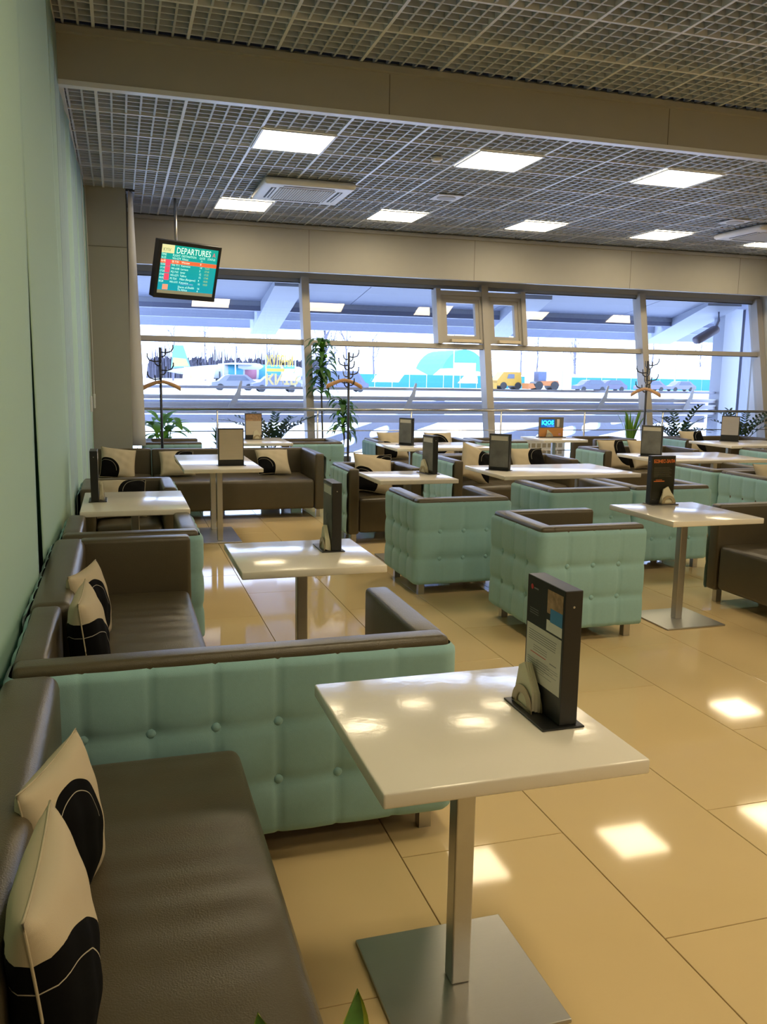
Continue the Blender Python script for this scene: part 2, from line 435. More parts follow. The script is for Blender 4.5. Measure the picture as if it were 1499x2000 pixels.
# ------------------------------------------------------------------ upholstered seating
SH = 0.715
def leather_wr(x, y): return 0.0022 * math.sin(x * 46 + 1.6 * math.sin(y * 6) + 2 * math.sin(x * 7)) * (0.25 + 0.75 * math.exp(-((y - 0.18) / 0.2) ** 2)) + 0.003 * math.sin(x * 6 + 1.0)
cache = {}
def cover_path(W, D, arms):
    r = 0.035; pts = []
    def seg(a, b):
        L = (Vector(b) - Vector(a)).length; n = max(1, int(L / 0.014))
        for i in range(n): pts.append((a[0] + (b[0] - a[0]) * i / n, a[1] + (b[1] - a[1]) * i / n))
    def arc(cx, cy, a0, a1):
        for i in range(5):
            a = a0 + (a1 - a0) * i / 5; pts.append((cx + r * math.cos(a), cy + r * math.sin(a)))
    h = W / 2
    if 'L' in arms:
        seg((-h, 0.004), (-h, D - r)); arc(-h + r, D - r, PI, PI / 2)
        a = (-h + r, D)
    else: a = (-h, D)
    if 'R' in arms:
        seg(a, (h - r, D)); arc(h - r, D - r, PI / 2, 0); seg((h, D - r), (h, 0.004)); pts.append((h, 0.004))
    else:
        seg(a, (h, D)); pts.append((h, D))
    return pts
def columns(W, D, arms):
    k = max(4, round(W / 0.19)); cols = [(-W / 2 + W * i / k, D, 0) for i in range(1, k)]
    ks = 4
    if 'L' in arms: cols += [(-W / 2, D * i / ks, 1) for i in range(1, ks)]
    if 'R' in arms: cols += [(W / 2, D * i / ks, 2) for i in range(1, ks)]
    return cols
ROWS = (0.275, 0.475)
def cover_mesh(W, D, arms):
    pts = cover_path(W, D, arms); cols = columns(W, D, arms)
    z0, z1 = 0.088, SH - 0.028; nz = 40
    vs = []; N = len(pts); nrm = []
    for i in range(N):
        a = Vector(pts[max(i - 1, 0)]); b = Vector(pts[min(i + 1, N - 1)]); t = (b - a).normalized(); nrm.append(Vector((-t.y, t.x)))
    for i, p in enumerate(pts):
        ds = min((math.hypot(p[0] - c[0], p[1] - c[1]) for c in cols), default=9)
        for j in range(nz + 1):
            z = z0 + (z1 - z0) * j / nz
            e = min(z - z0, z1 - z) / 0.03; e = min(1, e); hh = 0.017 * math.sqrt(max(0, 1 - (1 - e) ** 2))
            dz = min(abs(z - q) for q in ROWS)
            hh -= 0.007 * math.exp(-(ds / 0.009) ** 2) + 0.010 * math.exp(-(dz / 0.020) ** 2) * (0.55 + 0.45 * math.exp(-(ds / 0.06) ** 2)) + 0.008 * math.exp(-(ds * ds + dz * dz) / 0.0018)
            hh += 0.004 * min(1, ds / 0.08) * min(1, dz / 0.08)
            vs.append((p[0] + nrm[i].x * hh, p[1] + nrm[i].y * hh, z))
    fs = [(i * (nz + 1) + j, (i + 1) * (nz + 1) + j, (i + 1) * (nz + 1) + j + 1, i * (nz + 1) + j + 1) for i in range(N - 1) for j in range(nz)]
    m = MB(); m.add(vs, fs)
    me = m.mesh('outer_cover', TEAL, True)
    return me
bt = MB().lathe([(0.016, 0), (0.0155, 0.005), (0.009, 0.0105), (0.001, 0.012)], 10).mesh('button', TEAL, True)
legm = MB().box(-0.022, 0.022, -0.022, 0.022, 0, 0.105).mesh('leg', STEEL)
AT = 0.105
def unit(name, label, cat, W, D, loc, rotz, arms='LR', buttons=True, group=None, seam=None):
    BT = 0.16 if arms in ('', 'R') and D < 0.705 else AT; BR = 0.04 if BT > AT else 0.024
    t = thing(name, label, cat, loc, rotz, group)
    key = (W, D, arms, seam)
    if key not in cache:
        h = W / 2; P = []
        xa = -h + (AT if 'L' in arms else 0); xb = h - (AT if 'R' in arms else 0)
        nx = max(4, int((xb - xa) / 0.022))
        P.append(('seat', MB().rbox(xa + 0.002, xb - 0.002, 0.012, D - BT + 0.01, 0.10, 0.425, 0.035, (nx, 14, 3), 0.018, 4, None, leather_wr).mesh('seat', LEATHER, True)))
        cut = [(-h, h)] if seam is None else [(-h, -h + seam - 0.003), (-h + seam + 0.003, h)]
        for a, b in cut:
            P.append(('backrest', MB().rbox(a + (0.006 if 'L' in arms or a > -h else 0), b - (0.006 if 'R' in arms or b < h else 0), D - BT, D - 0.002, 0.09, SH, BR, (6, 1, 3), 0, 4).mesh('backrest', LEATHER, True)))
        for s, c in ((-1, 'L'), (1, 'R')):
            if c in arms:
                x0, x1 = (-h + 0.002, -h + AT) if s < 0 else (h - AT, h - 0.002)
                P.append(('arm', MB().rbox(x0, x1, 0, D - BT + 0.03, 0.09, SH - 0.001, 0.022, (1, 5, 3), 0, 3).mesh('arm', LEATHER, True)))
        P.append(('outer_cover', cover_mesh(W, D, arms)))
        cache[key] = P
    for n, me in cache[key]:
        o = obj(n, me, t)
        if n == 'outer_cover' and buttons:
            for cx, cy, k in columns(W, D, arms):
                for z in ROWS:
                    if k == 0: obj('button', bt, o, (cx, cy - 0.004, z), (-PI / 2, 0, 0))
                    else: obj('button', bt, o, (cx + (0.004 if k == 1 else -0.004), cy, z), (0, -PI / 2 if k == 1 else PI / 2, 0))
    for x in (-W / 2 + 0.065, W / 2 - 0.065):
        for y in (0.06, D - 0.07): obj('leg', legm, t, (x, y, 0))
    return t
FS, FN, FE, FW = 0.0, PI, PI / 2, -PI / 2     # facing the viewer, the window, right, left
def place(name, label, cat, x0, x1, y0, y1, face, arms='LR', buttons=True, group=None, seam=None):
    if face in (FS, FN): W, D = round(x1 - x0, 3), round(y1 - y0, 3)
    else: W, D = round(y1 - y0, 3), round(x1 - x0, 3)
    cx, cy = (x0 + x1) / 2, (y0 + y1) / 2
    loc = {FS: (cx, y0, 0), FN: (cx, y1, 0), FE: (x1, cy, 0), FW: (x0, cy, 0)}[face]
    return unit(name, label, cat, W, D, loc, face, arms, buttons, group, seam)
GA, GSO = 'teal and brown armchairs', 'teal and brown sofas'
place('sofa', 'brown leather sofa along the blinds with a wide seat, nearest the viewer', 'sofa', -0.35, 0.34, 1.14, 2.575, FE, '', False, GSO)
place('sofa', 'loveseat with long buttoned teal back behind the nearest white table', 'sofa', -0.335, 1.06, 2.62, 3.355, FN, 'LR', True, GSO)
place('sofa', 'brown leather wall sofa with two cushions behind the long teal buttoned back', 'sofa', -0.35, 0.345, 3.36, 4.735, FE, 'R', False, GSO)
place('armchair', 'teal armchair by the blinds just beyond the second wall sofa, its back to the viewer', 'armchair', -0.32, 0.41, 4.80, 5.50, FN, 'LR', True, GA)
place('armchair', 'brown armchair facing the viewer behind the small table by the blinds', 'armchair', -0.30, 0.405, 6.68, 7.40, FS, 'LR', False, GA)
place('sofa', 'short brown corner sofa in front of the grey pillar', 'sofa', -0.285, 0.335, 9.42, 10.26, FS, '', False, GSO)
place('sofa', 'long brown sofa with one right arm facing the long two-post table', 'sofa', 0.34, 2.17, 9.30, 10.2, FS, 'R', False, GSO)
B = place('armchair', 'buttoned teal armchair with its back to the viewer, nearest the middle square table', 'armchair', 2.015, 2.745, 5.73, 6.43, FN, 'LR', True, GA)
A = place('armchair', 'buttoned teal armchair turned right toward the table with the orange-lettered stand', 'armchair', 2.355, 3.055, 4.47, 5.17, FE, 'LR', True, GA)
def chair(x0, y0, face, label, W=0.73, D=0.70):
    if face in (FS, FN): loc = (x0 + W / 2, y0 if face == FS else y0 + D, 0)
    else: loc = (x0 + D if face == FE else x0, y0 + W / 2, 0)
    return loc
def copyB(x0, y0, face, label): return dup(B, chair(x0, y0, face, label), face, label, GA)
copyB(3.255, 6.05, FN, 'teal armchair in front of the wide white table, left one of the pair')
copyB(4.03, 6.07, FN, 'teal armchair behind the orange-lettered stand, right of the pair in front of the wide table')
copyB(2.035, 7.72, FS, 'armchair facing the viewer with a black and beige cushion behind the middle square table')
place('sofa', 'two-seat teal and brown sofa facing the viewer behind the wide white table', 'sofa', 3.335, 4.80, 8.33, 9.03, FS, 'LR', True, GSO)
place('sofa', 'two-seat teal sofa with its back against the sofa behind the wide table, facing the window', 'sofa', 3.33, 4.72, 9.08, 9.62, FN, 'LR', False, GSO)
place('sofa', 'two-seat sofa with its back to the railing, behind the wide table with a grey stand', 'sofa', 3.28, 4.70, 10.98, 11.68, FS, 'LR', False, GSO)
def far(x0, y0, face, label):
    W, D = 0.73, 0.70
    return unit('armchair', label, 'armchair', W, D, chair(x0, y0, face, label), face, 'LR', False, GA)
far(4.74, 10.86, FE, 'teal armchair left of the table with the cyan sign, facing it')
far(6.63, 11.06, FW, 'teal armchair right of the table with the cyan sign, facing it')
far(0.29, 11.05, FE, 'teal armchair by the railing behind the corner sofa, left of the small far table')
far(2.10, 10.93, FW, 'teal armchair by the railing at the right end of the long brown sofa')
far(5.62, 7.13, FN, 'teal armchair right of the orange-lettered stand with its back against another armchair')
far(5.66, 6.40, FS, 'teal armchair with a beige cushion at the right edge, back to back with its neighbour')
far(7.92, 8.86, FN, 'teal armchair in front of the table at the right edge near the window')
place('sofa', 'two-seat sofa with beige cushions facing the viewer behind the glossy table on the right', 'sofa', 5.70, 7.08, 9.28, 9.98, FS, 'LR', False, GSO)
place('sofa', 'two-seat brown sofa by the railing behind the rightmost far table', 'sofa', 8.12, 9.66, 10.98, 11.68, FS, 'LR', False, GSO)
place('sofa', 'dark brown sofa cut by the right edge, facing the table with the orange-lettered stand', 'sofa', 4.065, 4.78, 3.72, 5.17, FW, 'LR', False, GSO)

# ------------------------------------------------------------------ tables
def table(label, x0, x1, y0, y1, posts=1, base=None, group='white cafe tables', H=0.735):
    cx, cy = (x0 + x1) / 2, (y0 + y1) / 2
    t = thing('cafe_table', label, 'table', (cx, cy, 0), 0, group)
    a, b = (x1 - x0) / 2, (y1 - y0) / 2
    part('tabletop', MB().rbox(-a, a, -b, b, H - 0.036, H, 0.006, seg=2), TABLE, t, SM)
    bx, by = base or (0.22, 0.22)
    part('base_plate', MB().rbox(-bx, bx, -by, by, 0.0, 0.011, 0.003, seg=1), STEEL, t)
    pos = [(0, 0)] if posts == 1 else ([(0, -0.30), (0, 0.30)] if b > a else [(-0.3, 0), (0.3, 0)])
    for px, py in pos:
        part('post', MB().rbox(-0.026, 0.026, -0.026, 0.026, 0.011, H - 0.044, 0.004, seg=1), STEEL, t, False, (px, py, 0))
        part('top_plate', MB().box(-0.12, 0.12, -0.12, 0.12, H - 0.044, H - 0.036), BLACKM, t, False, (px, py, 0))
    return t
table('large cream square table nearest the viewer, with a black menu stand', 0.495, 1.13, 1.575, 2.235)
table('square white table between the wall sofa and the buttoned armchair, second from the viewer', 0.485, 1.145, 3.64, 4.30)
table('square white table carrying the black stand with orange lettering', 3.20, 3.87, 4.40, 5.12)
table('white table against the blinds with a black stand at its wall end', -0.25, 0.41, 5.47, 6.35)
table('square white middle table in front of the armchair with two cushions', 2.02, 2.71, 6.66, 7.33)
table('wide glossy white table in the middle of the room', 3.19, 4.56, 6.79, 7.70, 2, (0.40, 0.2))
table('long white two-post table in front of the long brown sofa', 0.53, 1.235, 7.72, 9.15, 2, (0.195, 0.415))
table('wide white table with a grey stand near the railing, behind the middle sofas', 3.12, 4.38, 9.62, 10.5, 2, (0.40, 0.2))
table('wide glossy white table on the right with a grey stand, behind the orange-lettered one', 5.52, 6.90, 7.82, 8.74, 2, (0.40, 0.2))
table('white table at the right edge near the window, under the tilted menu stand', 7.76, 9.0, 9.54, 10.45, 2, (0.40, 0.2))
table('small white table with the cyan lettered sign by the railing', 5.62, 6.30, 10.72, 11.48)
table('small white table by the railing behind the long brown sofa', 1.44, 2.06, 10.55, 11.48)

# ------------------------------------------------------------------ cushions
def cushion_mat(name, cx, cz, r, flip=False):
    m = bpy.data.materials.new(name); m.use_nodes = True; nt = m.node_tree; b = nt.nodes['Principled BSDF']
    b.inputs['Roughness'].default_value = 0.95; b.inputs['Specular IOR Level'].default_value = 0.1
    tc = nt.nodes.new('ShaderNodeTexCoord'); sp = nt.nodes.new('ShaderNodeSeparateXYZ'); nt.links.new(tc.outputs['Object'], sp.inputs[0])
    def M(op, a, b2, c=None):
        n = nt.nodes.new('ShaderNodeMath'); n.operation = op
        for i, v in enumerate((a, b2) if c is None else (a, b2, c)):
            if isinstance(v, (int, float)): n.inputs[i].default_value = v
            else: nt.links.new(v, n.inputs[i])
        return n.outputs[0]
    dx = M('SUBTRACT', sp.outputs[0], cx); dz = M('SUBTRACT', sp.outputs[2], cz)
    d = M('SQRT', M('ADD', M('MULTIPLY', dx, dx), M('MULTIPLY', dz, dz)), 0)
    inside = M('LESS_THAN', d, r)
    ring = M('LESS_THAN', M('ABSOLUTE', M('SUBTRACT', d, r * 0.8), 0), 0.0012)
    half = M('GREATER_THAN', dz, 0.0 if not flip else -1.0)
    ring = M('MULTIPLY', M('MULTIPLY', ring, half), inside)
    mix = nt.nodes.new('ShaderNodeMix'); mix.data_type = 'RGBA'
    mix.inputs[6].default_value = (0.50, 0.43, 0.31, 1); mix.inputs[7].default_value = (0.0035, 0.0035, 0.004, 1); nt.links.new(inside, mix.inputs[0])
    mix2 = nt.nodes.new('ShaderNodeMix'); mix2.data_type = 'RGBA'
    nt.links.new(mix.outputs[2], mix2.inputs[6]); mix2.inputs[7].default_value = (0.45, 0.42, 0.34, 1); nt.links.new(ring, mix2.inputs[0])
    nt.links.new(mix2.outputs[2], b.inputs['Base Color'])
    ns = nt.nodes.new('ShaderNodeTexNoise'); ns.inputs['Scale'].default_value = 300; bp = nt.nodes.new('ShaderNodeBump'); bp.inputs['Strength'].default_value = 0.25; bp.inputs['Distance'].default_value = 0.003
    nt.links.new(ns.outputs['Fac'], bp.inputs['Height']); nt.links.new(bp.outputs[0], b.inputs['Normal'])
    return m
CU = [cushion_mat('cushion cloth, round patch', -0.045, -0.015, 0.16), cushion_mat('cushion cloth, low patch', -0.17, -0.15, 0.27),
      cushion_mat('cushion cloth, side patch', 0.16, 0.02, 0.19), cushion_mat('cushion cloth, corner patch', -0.16, -0.13, 0.17)]
SEAMM = mat('cushion seam', (0.42, 0.36, 0.25), 0.9)
def cushion_meshes(m):
    n = 26; a = 0.205; vs = []; fs = []
    def P(i, j, s):
        u = i / n * 2 - 1; v = j / n * 2 - 1
        th = 0.075 * ((1 - u * u) * (1 - v * v)) ** 0.42
        pin = 1 - 0.07 * (1 - v * v) ** 1 * abs(u) ** 3; pin2 = 1 - 0.07 * (1 - u * u) * abs(v) ** 3
        wr = 0.004 * math.sin(9 * u + 4 * v) * math.cos(7 * v - 3 * u) * (1 - u ** 4) * (1 - v ** 4)
        return (a * u * pin, s * (th + wr), a * v * pin2)
    for s in (1, -1):
        o = len(vs)
        vs += [P(i, j, s) for i in range(n + 1) for j in range(n + 1)]
        fs += [(o + i * (n + 1) + j, o + (i + 1) * (n + 1) + j, o + (i + 1) * (n + 1) + j + 1, o + i * (n + 1) + j + 1) for i in range(n) for j in range(n)]
    mb = MB(); mb.add(vs, fs); me = mb.mesh('cover', m)
    bm = bmesh.new(); bm.from_mesh(me); bmesh.ops.remove_doubles(bm, verts=bm.verts, dist=1e-5); bmesh.ops.recalc_face_normals(bm, faces=bm.faces); bm.to_mesh(me); bm.free()
    me.polygons.foreach_set('use_smooth', [True] * len(me.polygons))
    pts = [P(i, 0, 0) for i in range(n)] + [P(n, j, 0) for j in range(n)] + [P(i, n, 0) for i in range(n, 0, -1)] + [P(0, j, 0) for j in range(n, -1, -1)]
    return me, MB().tube(pts, 0.0028, 5).mesh('seam', SEAMM, True)
CM = [cushion_meshes(m) for m in CU]
def cushion(x, y, rotz, kind, label, tilt=14, roll=0, z=0.432, sc=1.0):
    t = thing('cushion', label, 'cushion', (x, y, z + (0.205 * math.cos(math.radians(tilt)) + 0.05 * math.sin(math.radians(tilt))) * sc), 0, 'black and beige cushions')
    t.rotation_euler = (math.radians(-tilt), math.radians(roll), rotz); t.scale = (sc,) * 3
    obj('cover', CM[kind][0], t); obj('seam', CM[kind][1], t)
# local front of a cushion is -y; it leans back toward +y
cushion(-0.145, 1.87, FE - 0.30, 0, 'beige cushion with a round black patch on the nearest sofa, farther of the two', 9, 0, 0.425, 0.80)
cushion(-0.13, 1.40, FE - 0.03, 1, 'cushion half beige and half black on the nearest sofa, closer of the two', 6, 0, 0.432, 0.90)
cushion(-0.145, 3.74, FE - 0.30, 0, 'beige cushion with a round black patch on the second wall sofa, near its far arm', 9, 0, 0.425, 0.82)
cushion(-0.13, 3.18, FE - 0.03, 1, 'cushion with a black lower half in the corner behind the long teal back', 6, 0, 0.432, 0.90)
cushion(0.0, 7.08, FS, 2, 'beige and black cushion on the armchair behind the small table by the blinds', 46, 0, 0.42, 0.92)
cushion(0.06, 5.04, FN, 3, 'cushion barely showing over the back of the teal armchair by the blinds', 48, 0, 0.41, 0.9)
cushion(-0.03, 9.86, FS + 0.1, 3, 'beige cushion on the short corner sofa in front of the pillar', 34, 8, 0.40, 0.92)
cushion(0.60, 9.82, FS, 2, 'beige cushion with black side on the left half of the long brown sofa', 50, 0, 0.42, 0.92)
cushion(1.68, 9.82, FS, 3, 'black and beige cushion near the right arm of the long brown sofa', 48, 0, 0.42, 0.92)
cushion(2.35, 7.98, FS + 0.12, 3, 'black and beige cushion on the armchair behind the middle square table', 35, 12)
cushion(2.42, 8.21, FS + 0.02, 2, 'beige cushion leaning behind another on the armchair at the middle square table', 22, 3, 0.42, 0.96)
cushion(3.70, 8.62, FS + 0.25, 2, 'tilted beige cushion at the left arm of the sofa behind the wide table', 24, 22)
cushion(4.38, 8.70, FS, 2, 'beige cushion on the right seat of the sofa behind the wide table', 35)
cushion(3.60, 11.30, FS + 0.2, 3, 'beige cushion at the left arm of the far sofa by the railing', 30)
cushion(4.30, 11.32, FS, 0, 'cushion on the right half of the far sofa by the railing', 34)
cushion(6.02, 9.60, FS + 0.15, 2, 'beige cushion at the left arm of the sofa behind the glossy right table', 28)
cushion(6.50, 9.64, FS, 2, 'beige cushion in the middle of the sofa behind the glossy right table', 32)
cushion(8.46, 11.28, FS, 2, 'beige cushion on the brown sofa behind the rightmost far table', 30)
cushion(6.02, 6.72, FS, 2, 'beige cushion on the armchair at the right edge', 34)

# ------------------------------------------------------------------ menu stands with napkin holders
GREYP = mat('glossy grey print', (0.16, 0.165, 0.16), 0.12, noise=0.5, nscale=9)
INK = mat('grey ink', (0.22, 0.22, 0.21), 0.7)
REDI = mat('red ink', (0.55, 0.04, 0.04), 0.6)
WHT = mat('white print', (0.7, 0.68, 0.62), 0.5)
ORA = mat('orange print', (0.80, 0.20, 0.03), 0.5)
DKPR = mat('dark glossy print', (0.02, 0.02, 0.012), 0.15, noise=0.6, nscale=7)
TANP = mat('tan menu page', (0.56, 0.48, 0.36), 0.5, noise=0.08, nscale=12, stretch=(1, 1, 20))
PHOTO = mat('menu photo print', (0.42, 0.26, 0.15), 0.3, noise=0.8, nscale=55)
BLUEP = mat('blue print', (0.05, 0.22, 0.45), 0.4)
def sheet(mb, x0, x1, z0, z1, y): return mb.quad((x0, y, z0), (x1, y, z0), (x1, y, z1), (x0, y, z1))
def stand(loc, rotz, label, face, W=0.20, Hh=0.34, napkins=True, nlabel='', nx=0.045):
    t = thing('menu_stand', label, 'menu stand', loc, rotz, 'menu stands on the tables')
    h = W / 2; f = -0.0245
    part('base', MB().rbox(-h - 0.012, h + 0.012, -0.075, 0.04, 0, 0.005, 0.002, seg=1), BLACK, t)
    part('case', MB().rbox(-h, h, -0.024, 0.024, 0.005, Hh, 0.002, seg=1), BLACK, t)
    sc = MB()
    for s in (-1, 1): sc.lathe([(0.003, 0), (0.003, 0.0015), (0.001, 0.002)], 8, Matrix.Translation((s * h, 0, Hh - 0.04)) @ Matrix.Rotation(s * PI / 2, 4, 'Y'))
    part('screw', sc, STEEL, t)
    a, b = -h + 0.008, h - 0.008
    def pr(name, m, x0, x1, z0, z1, y=f - 0.0002): return part(name, sheet(MB(), x0, x1, z0, z1, y), m, t)
    if face == 'menu':
        pr('page', PAPER, a, b, 0.075, Hh - 0.125)
        pr('photo', PHOTO, 0.012, b, Hh - 0.075, Hh - 0.015)
        pr('photo', BLUEP, 0.03, b, Hh - 0.095, Hh - 0.06, f - 0.0004)
        pr('page', WHT, 0.012, b, Hh - 0.12, Hh - 0.092, f - 0.0003)
        lg = MB().lathe([(0.007, 0), (0.006, 0.0003)], 14, Matrix.Translation((a + 0.02, f - 0.0003, Hh - 0.028)) @ Matrix.Rotation(PI / 2, 4, 'X'))
        part('logo', lg, REDI, t)
        ln = MB(); rr = random.Random(3)
        for k in range(5): sheet(ln, a + 0.012, b - 0.02 - 0.012 * rr.random(), Hh - 0.142 - k * 0.006, Hh - 0.140 - k * 0.006, f - 0.0005)
        for k in range(3): sheet(ln, a + 0.04, b - 0.07, Hh - 0.178 - k * 0.006, Hh - 0.1765 - k * 0.006, f - 0.0005)
        for k in range(4): sheet(ln, a + 0.01, b - 0.01 - 0.03 * rr.random(), Hh - 0.215 - k * 0.006, Hh - 0.2137 - k * 0.006, f - 0.0005)
        for k in range(6): sheet(ln, a + 0.06, b - 0.03 - 0.05 * rr.random(), 0.10 + k * 0.0065, 0.1013 + k * 0.0065, f - 0.0005)
        part('text_lines', ln, INK, t)
        part('text_line', sheet(MB(), a + 0.025, b - 0.075, Hh - 0.1985, Hh - 0.1965, f - 0.0006), REDI, t); part('text_line', sheet(MB(), b - 0.055, b - 0.02, Hh - 0.202, Hh - 0.1995, f - 0.0006), INK, t)
        wl = MB()
        for k in range(3): sheet(wl, a + 0.012, a + 0.06, Hh - 0.085 - 0.006 * k, Hh - 0.083 - 0.006 * k, f - 0.0005)
        sheet(wl, a + 0.03, a + 0.055, Hh - 0.031, Hh - 0.027, f - 0.0005)
        part('text_lines', wl, INK, t)
    elif face == 'orange':
        pr('page', DKPR, a, b, 0.03, Hh - 0.01)
        tm = text_mesh('БІЗНЕС-ЗАЛА', 0.031, ORA, 'CENTER', 0, 0.0006, 0.80)
        obj('lettering', tm, t, (0.004, f - 0.0012, Hh - 0.048), (PI / 2, 0, 0))
        tl = MB(); sheet(tl, a + 0.015, a + 0.1, 0.157, 0.162, f - 0.0008); sheet(tl, a + 0.03, a + 0.08, 0.167, 0.170, f - 0.0008)
        part('text_lines', tl, ORA, t)
        tl2 = MB()
        for k in range(9): sheet(tl2, a + 0.012, b - 0.02 - 0.01 * (k % 3), 0.19 + 0.008 * k, 0.192 + 0.008 * k, f - 0.0008)
        part('text_lines', tl2, mat('dim olive ink', (0.09, 0.085, 0.05), 0.5), t)
    elif face == 'tan':
        pr('page', TANP, a, b, 0.055, Hh - 0.012)
        ln = MB()
        for k in range(14): sheet(ln, a + 0.012, b - 0.012, 0.08 + k * 0.0155, 0.0815 + k * 0.0155, f - 0.0006)
        part('text_lines', ln, mat('brown ink', (0.44, 0.37, 0.27), 0.6), t)
    elif face == 'photo':
        pr('page', TANP, a, b, 0.06, Hh - 0.10); pr('photo', PHOTO, a, b, Hh - 0.10, Hh - 0.012)
    elif face == 'grey':
        pr('page', GREYP, a, b, 0.03, Hh - 0.01)
        pr('photo', PAPER, a + 0.01, b - 0.01, Hh - 0.06, Hh - 0.02, f - 0.0004)
    elif face == 'pale':
        pr('page', mat('pale grey page', (0.40, 0.38, 0.37), 0.4), a, b, 0.09, Hh - 0.012)
        ln = MB()
        for k in range(12): sheet(ln, a + 0.012, b - 0.012, 0.11 + k * 0.0165, 0.1115 + k * 0.0165, f - 0.0006)
        part('text_lines', ln, INK, t)
    if napkins:
        ho = MB(); n = 14; ro, ri = 0.056, 0.031
        poly_o = [(ro * math.cos(PI * k / n), ro * math.sin(PI * k / n)) for k in range(n + 1)]
        poly_i = [(ri * math.cos(PI * k / n), 0.006 + ri * math.sin(PI * k / n)) for k in range(n + 1)]
        for k in range(n):
            q = [poly_o[k], poly_o[k + 1], poly_i[k + 1], poly_i[k]]
            ho.prism(q, -0.0015, 0.0015)
        ho.box(-ro, ro, -0.0015, 0.0015, -0.001, 0.006)
        part('napkin_holder', ho, mat('beige coated metal', (0.36, 0.29, 0.17), 0.35), t, False, (-nx, -0.058, 0.0065))
        part('napkin_holder', ho, MATS['beige coated metal'], t, False, (-nx, -0.028, 0.0065))
        nk = MB()
        tri = [(-0.05, 0.0), (0.05, 0.0), (0.045, 0.05), (-0.005, 0.115), (-0.035, 0.10), (-0.052, 0.03)]
        for k in range(3):
            M = Matrix.Translation((-nx, 0, 0)) @ Matrix.Rotation(math.radians(-3 + 3 * k), 4, 'X') @ Matrix.Rotation(0.06 * (k - 1), 4, 'Y')
            nk.prism(tri, -0.004, 0.004, 'xz', Matrix.Translation((0, -0.05 + 0.009 * k, 0.0075)) @ M)
        p = part('napkins', nk, NAPKIN, None)
        p.location = loc; p.rotation_euler = (0, 0, rotz)
        tag(p, nlabel, 'napkins', 'napkins in the stands')
    return t
TH = 0.7352
# rotz: local -y (printed face) turned to face: FS the viewer, FW the left
stand((1.035, 1.885, TH), FW, 'black menu stand with a printed white page on the nearest table', 'menu', 0.20, 0.345, True, 'pale green folded napkins in the stand on the nearest table', 0.04)
stand((0.99, 4.07, TH), FW, 'black menu stand seen edge-on on the second table from the viewer', 'grey', 0.19, 0.335, True, 'napkins in the stand on the second table from the viewer', -0.03)
stand((3.575, 5.09, TH), FS, 'black menu stand with orange heading and a napkin arch', 'orange', 0.19, 0.335, True, 'yellowish napkins under the orange heading', -0.035)
stand((-0.17, 5.96, TH), FE, 'black stand at the wall end of the table by the blinds', 'grey', 0.19, 0.335, True, 'napkins in the stand on the table by the blinds', 0.0)
stand((2.62, 7.13, TH), FW + 0.15, 'black stand with glossy grey face on the middle square table', 'grey', 0.20, 0.335, True, 'napkins in the stand on the middle square table', 0.03)
stand((3.36, 7.27, TH), FW + 0.75, 'black stand with glossy grey face on the wide middle table', 'grey', 0.20, 0.335, False)
stand((0.98, 8.03, TH), FS + 0.03, 'stand with a tan page in a black frame on the long two-post table', 'tan', 0.235, 0.345, False)
stand((3.40, 10.12, TH), FW + 0.6, 'grey stand on the wide table near the railing', 'grey', 0.20, 0.335, False)
stand((5.71, 8.34, TH), FW + 0.72, 'glossy grey stand just behind the orange-lettered one, on the right table', 'grey', 0.23, 0.345, False)
stand((8.33, 10.3, TH), FW + 0.8, 'stand with a pale page and dark side on the table at the right edge', 'pale', 0.24, 0.36, False)
stand((1.66, 11.2, TH), FS + 0.05, 'stand with a photo above a tan page on the small far table by the railing', 'photo', 0.22, 0.34, True, 'napkins in the stand on the small far table', -0.04)
# table sign with cyan lettering
sg = thing('table_sign', 'table sign with glowing cyan lettering above an orange wooden strip', 'sign', (5.99, 11.25, TH), 0.04, None)
part('base', MB().rbox(-0.21, 0.21, -0.08, 0.05, 0, 0.008, 0.002, seg=1), BLACK, sg)
part('board', MB().rbox(-0.20, 0.20, -0.012, 0.012, 0.008, 0.29, 0.003, seg=1), mat('grey olive board', (0.16, 0.15, 0.12), 0.5), sg)
part('wood_strip', MB().box(-0.198, 0.198, -0.0145, -0.012, 0.012, 0.135), mat('orange wood', (0.50, 0.22, 0.06), 0.5, noise=0.2, nscale=5, stretch=(1, 1, 14)), sg)
part('screen', MB().box(-0.175, 0.05, -0.0145, -0.012, 0.145, 0.262), mat('blue screen', (0.01, 0.10, 0.45), 0.3, emit=0.5), sg)
CY = mat('cyan light', (0.03, 0.75, 0.85), 0.5, emit=1.3)
obj('lettering', text_mesh('IQOS', 0.085, CY, 'LEFT', 0, 0.003, 1.0), sg, (-0.165, -0.0155, 0.185), (PI / 2, 0, 0))
obj('lettering', text_mesh('friends', 0.042, mat('blue light', (0.1, 0.35, 0.9), 0.5, emit=0.9), 'LEFT', 0, 0, 1.0), sg, (-0.07, -0.0155, 0.153), (PI / 2, 0, 0))
part('device', MB().rbox(0.085, 0.125, -0.03, -0.012, 0.15, 0.262, 0.008), mat('ivory plastic', (0.68, 0.62, 0.56), 0.4), sg, SM)
part('pink_mark', MB().box(0.12, 0.16, -0.0155, -0.0145, 0.03, 0.06), mat('pink print', (0.55, 0.25, 0.32), 0.5), sg)
ho = MB(); n = 12
for k in range(n):
    a0, a1 = PI * k / n, PI * (k + 1) / n
    ho.prism([(0.06 * math.cos(a0), 0.06 * math.sin(a0)), (0.06 * math.cos(a1), 0.06 * math.sin(a1)), (0.04 * math.cos(a1), 0.04 * math.sin(a1)), (0.04 * math.cos(a0), 0.04 * math.sin(a0))], -0.002, 0.002)
part('napkin_holder', ho, STEEL, sg, False, (-0.05, -0.055, 0.008))
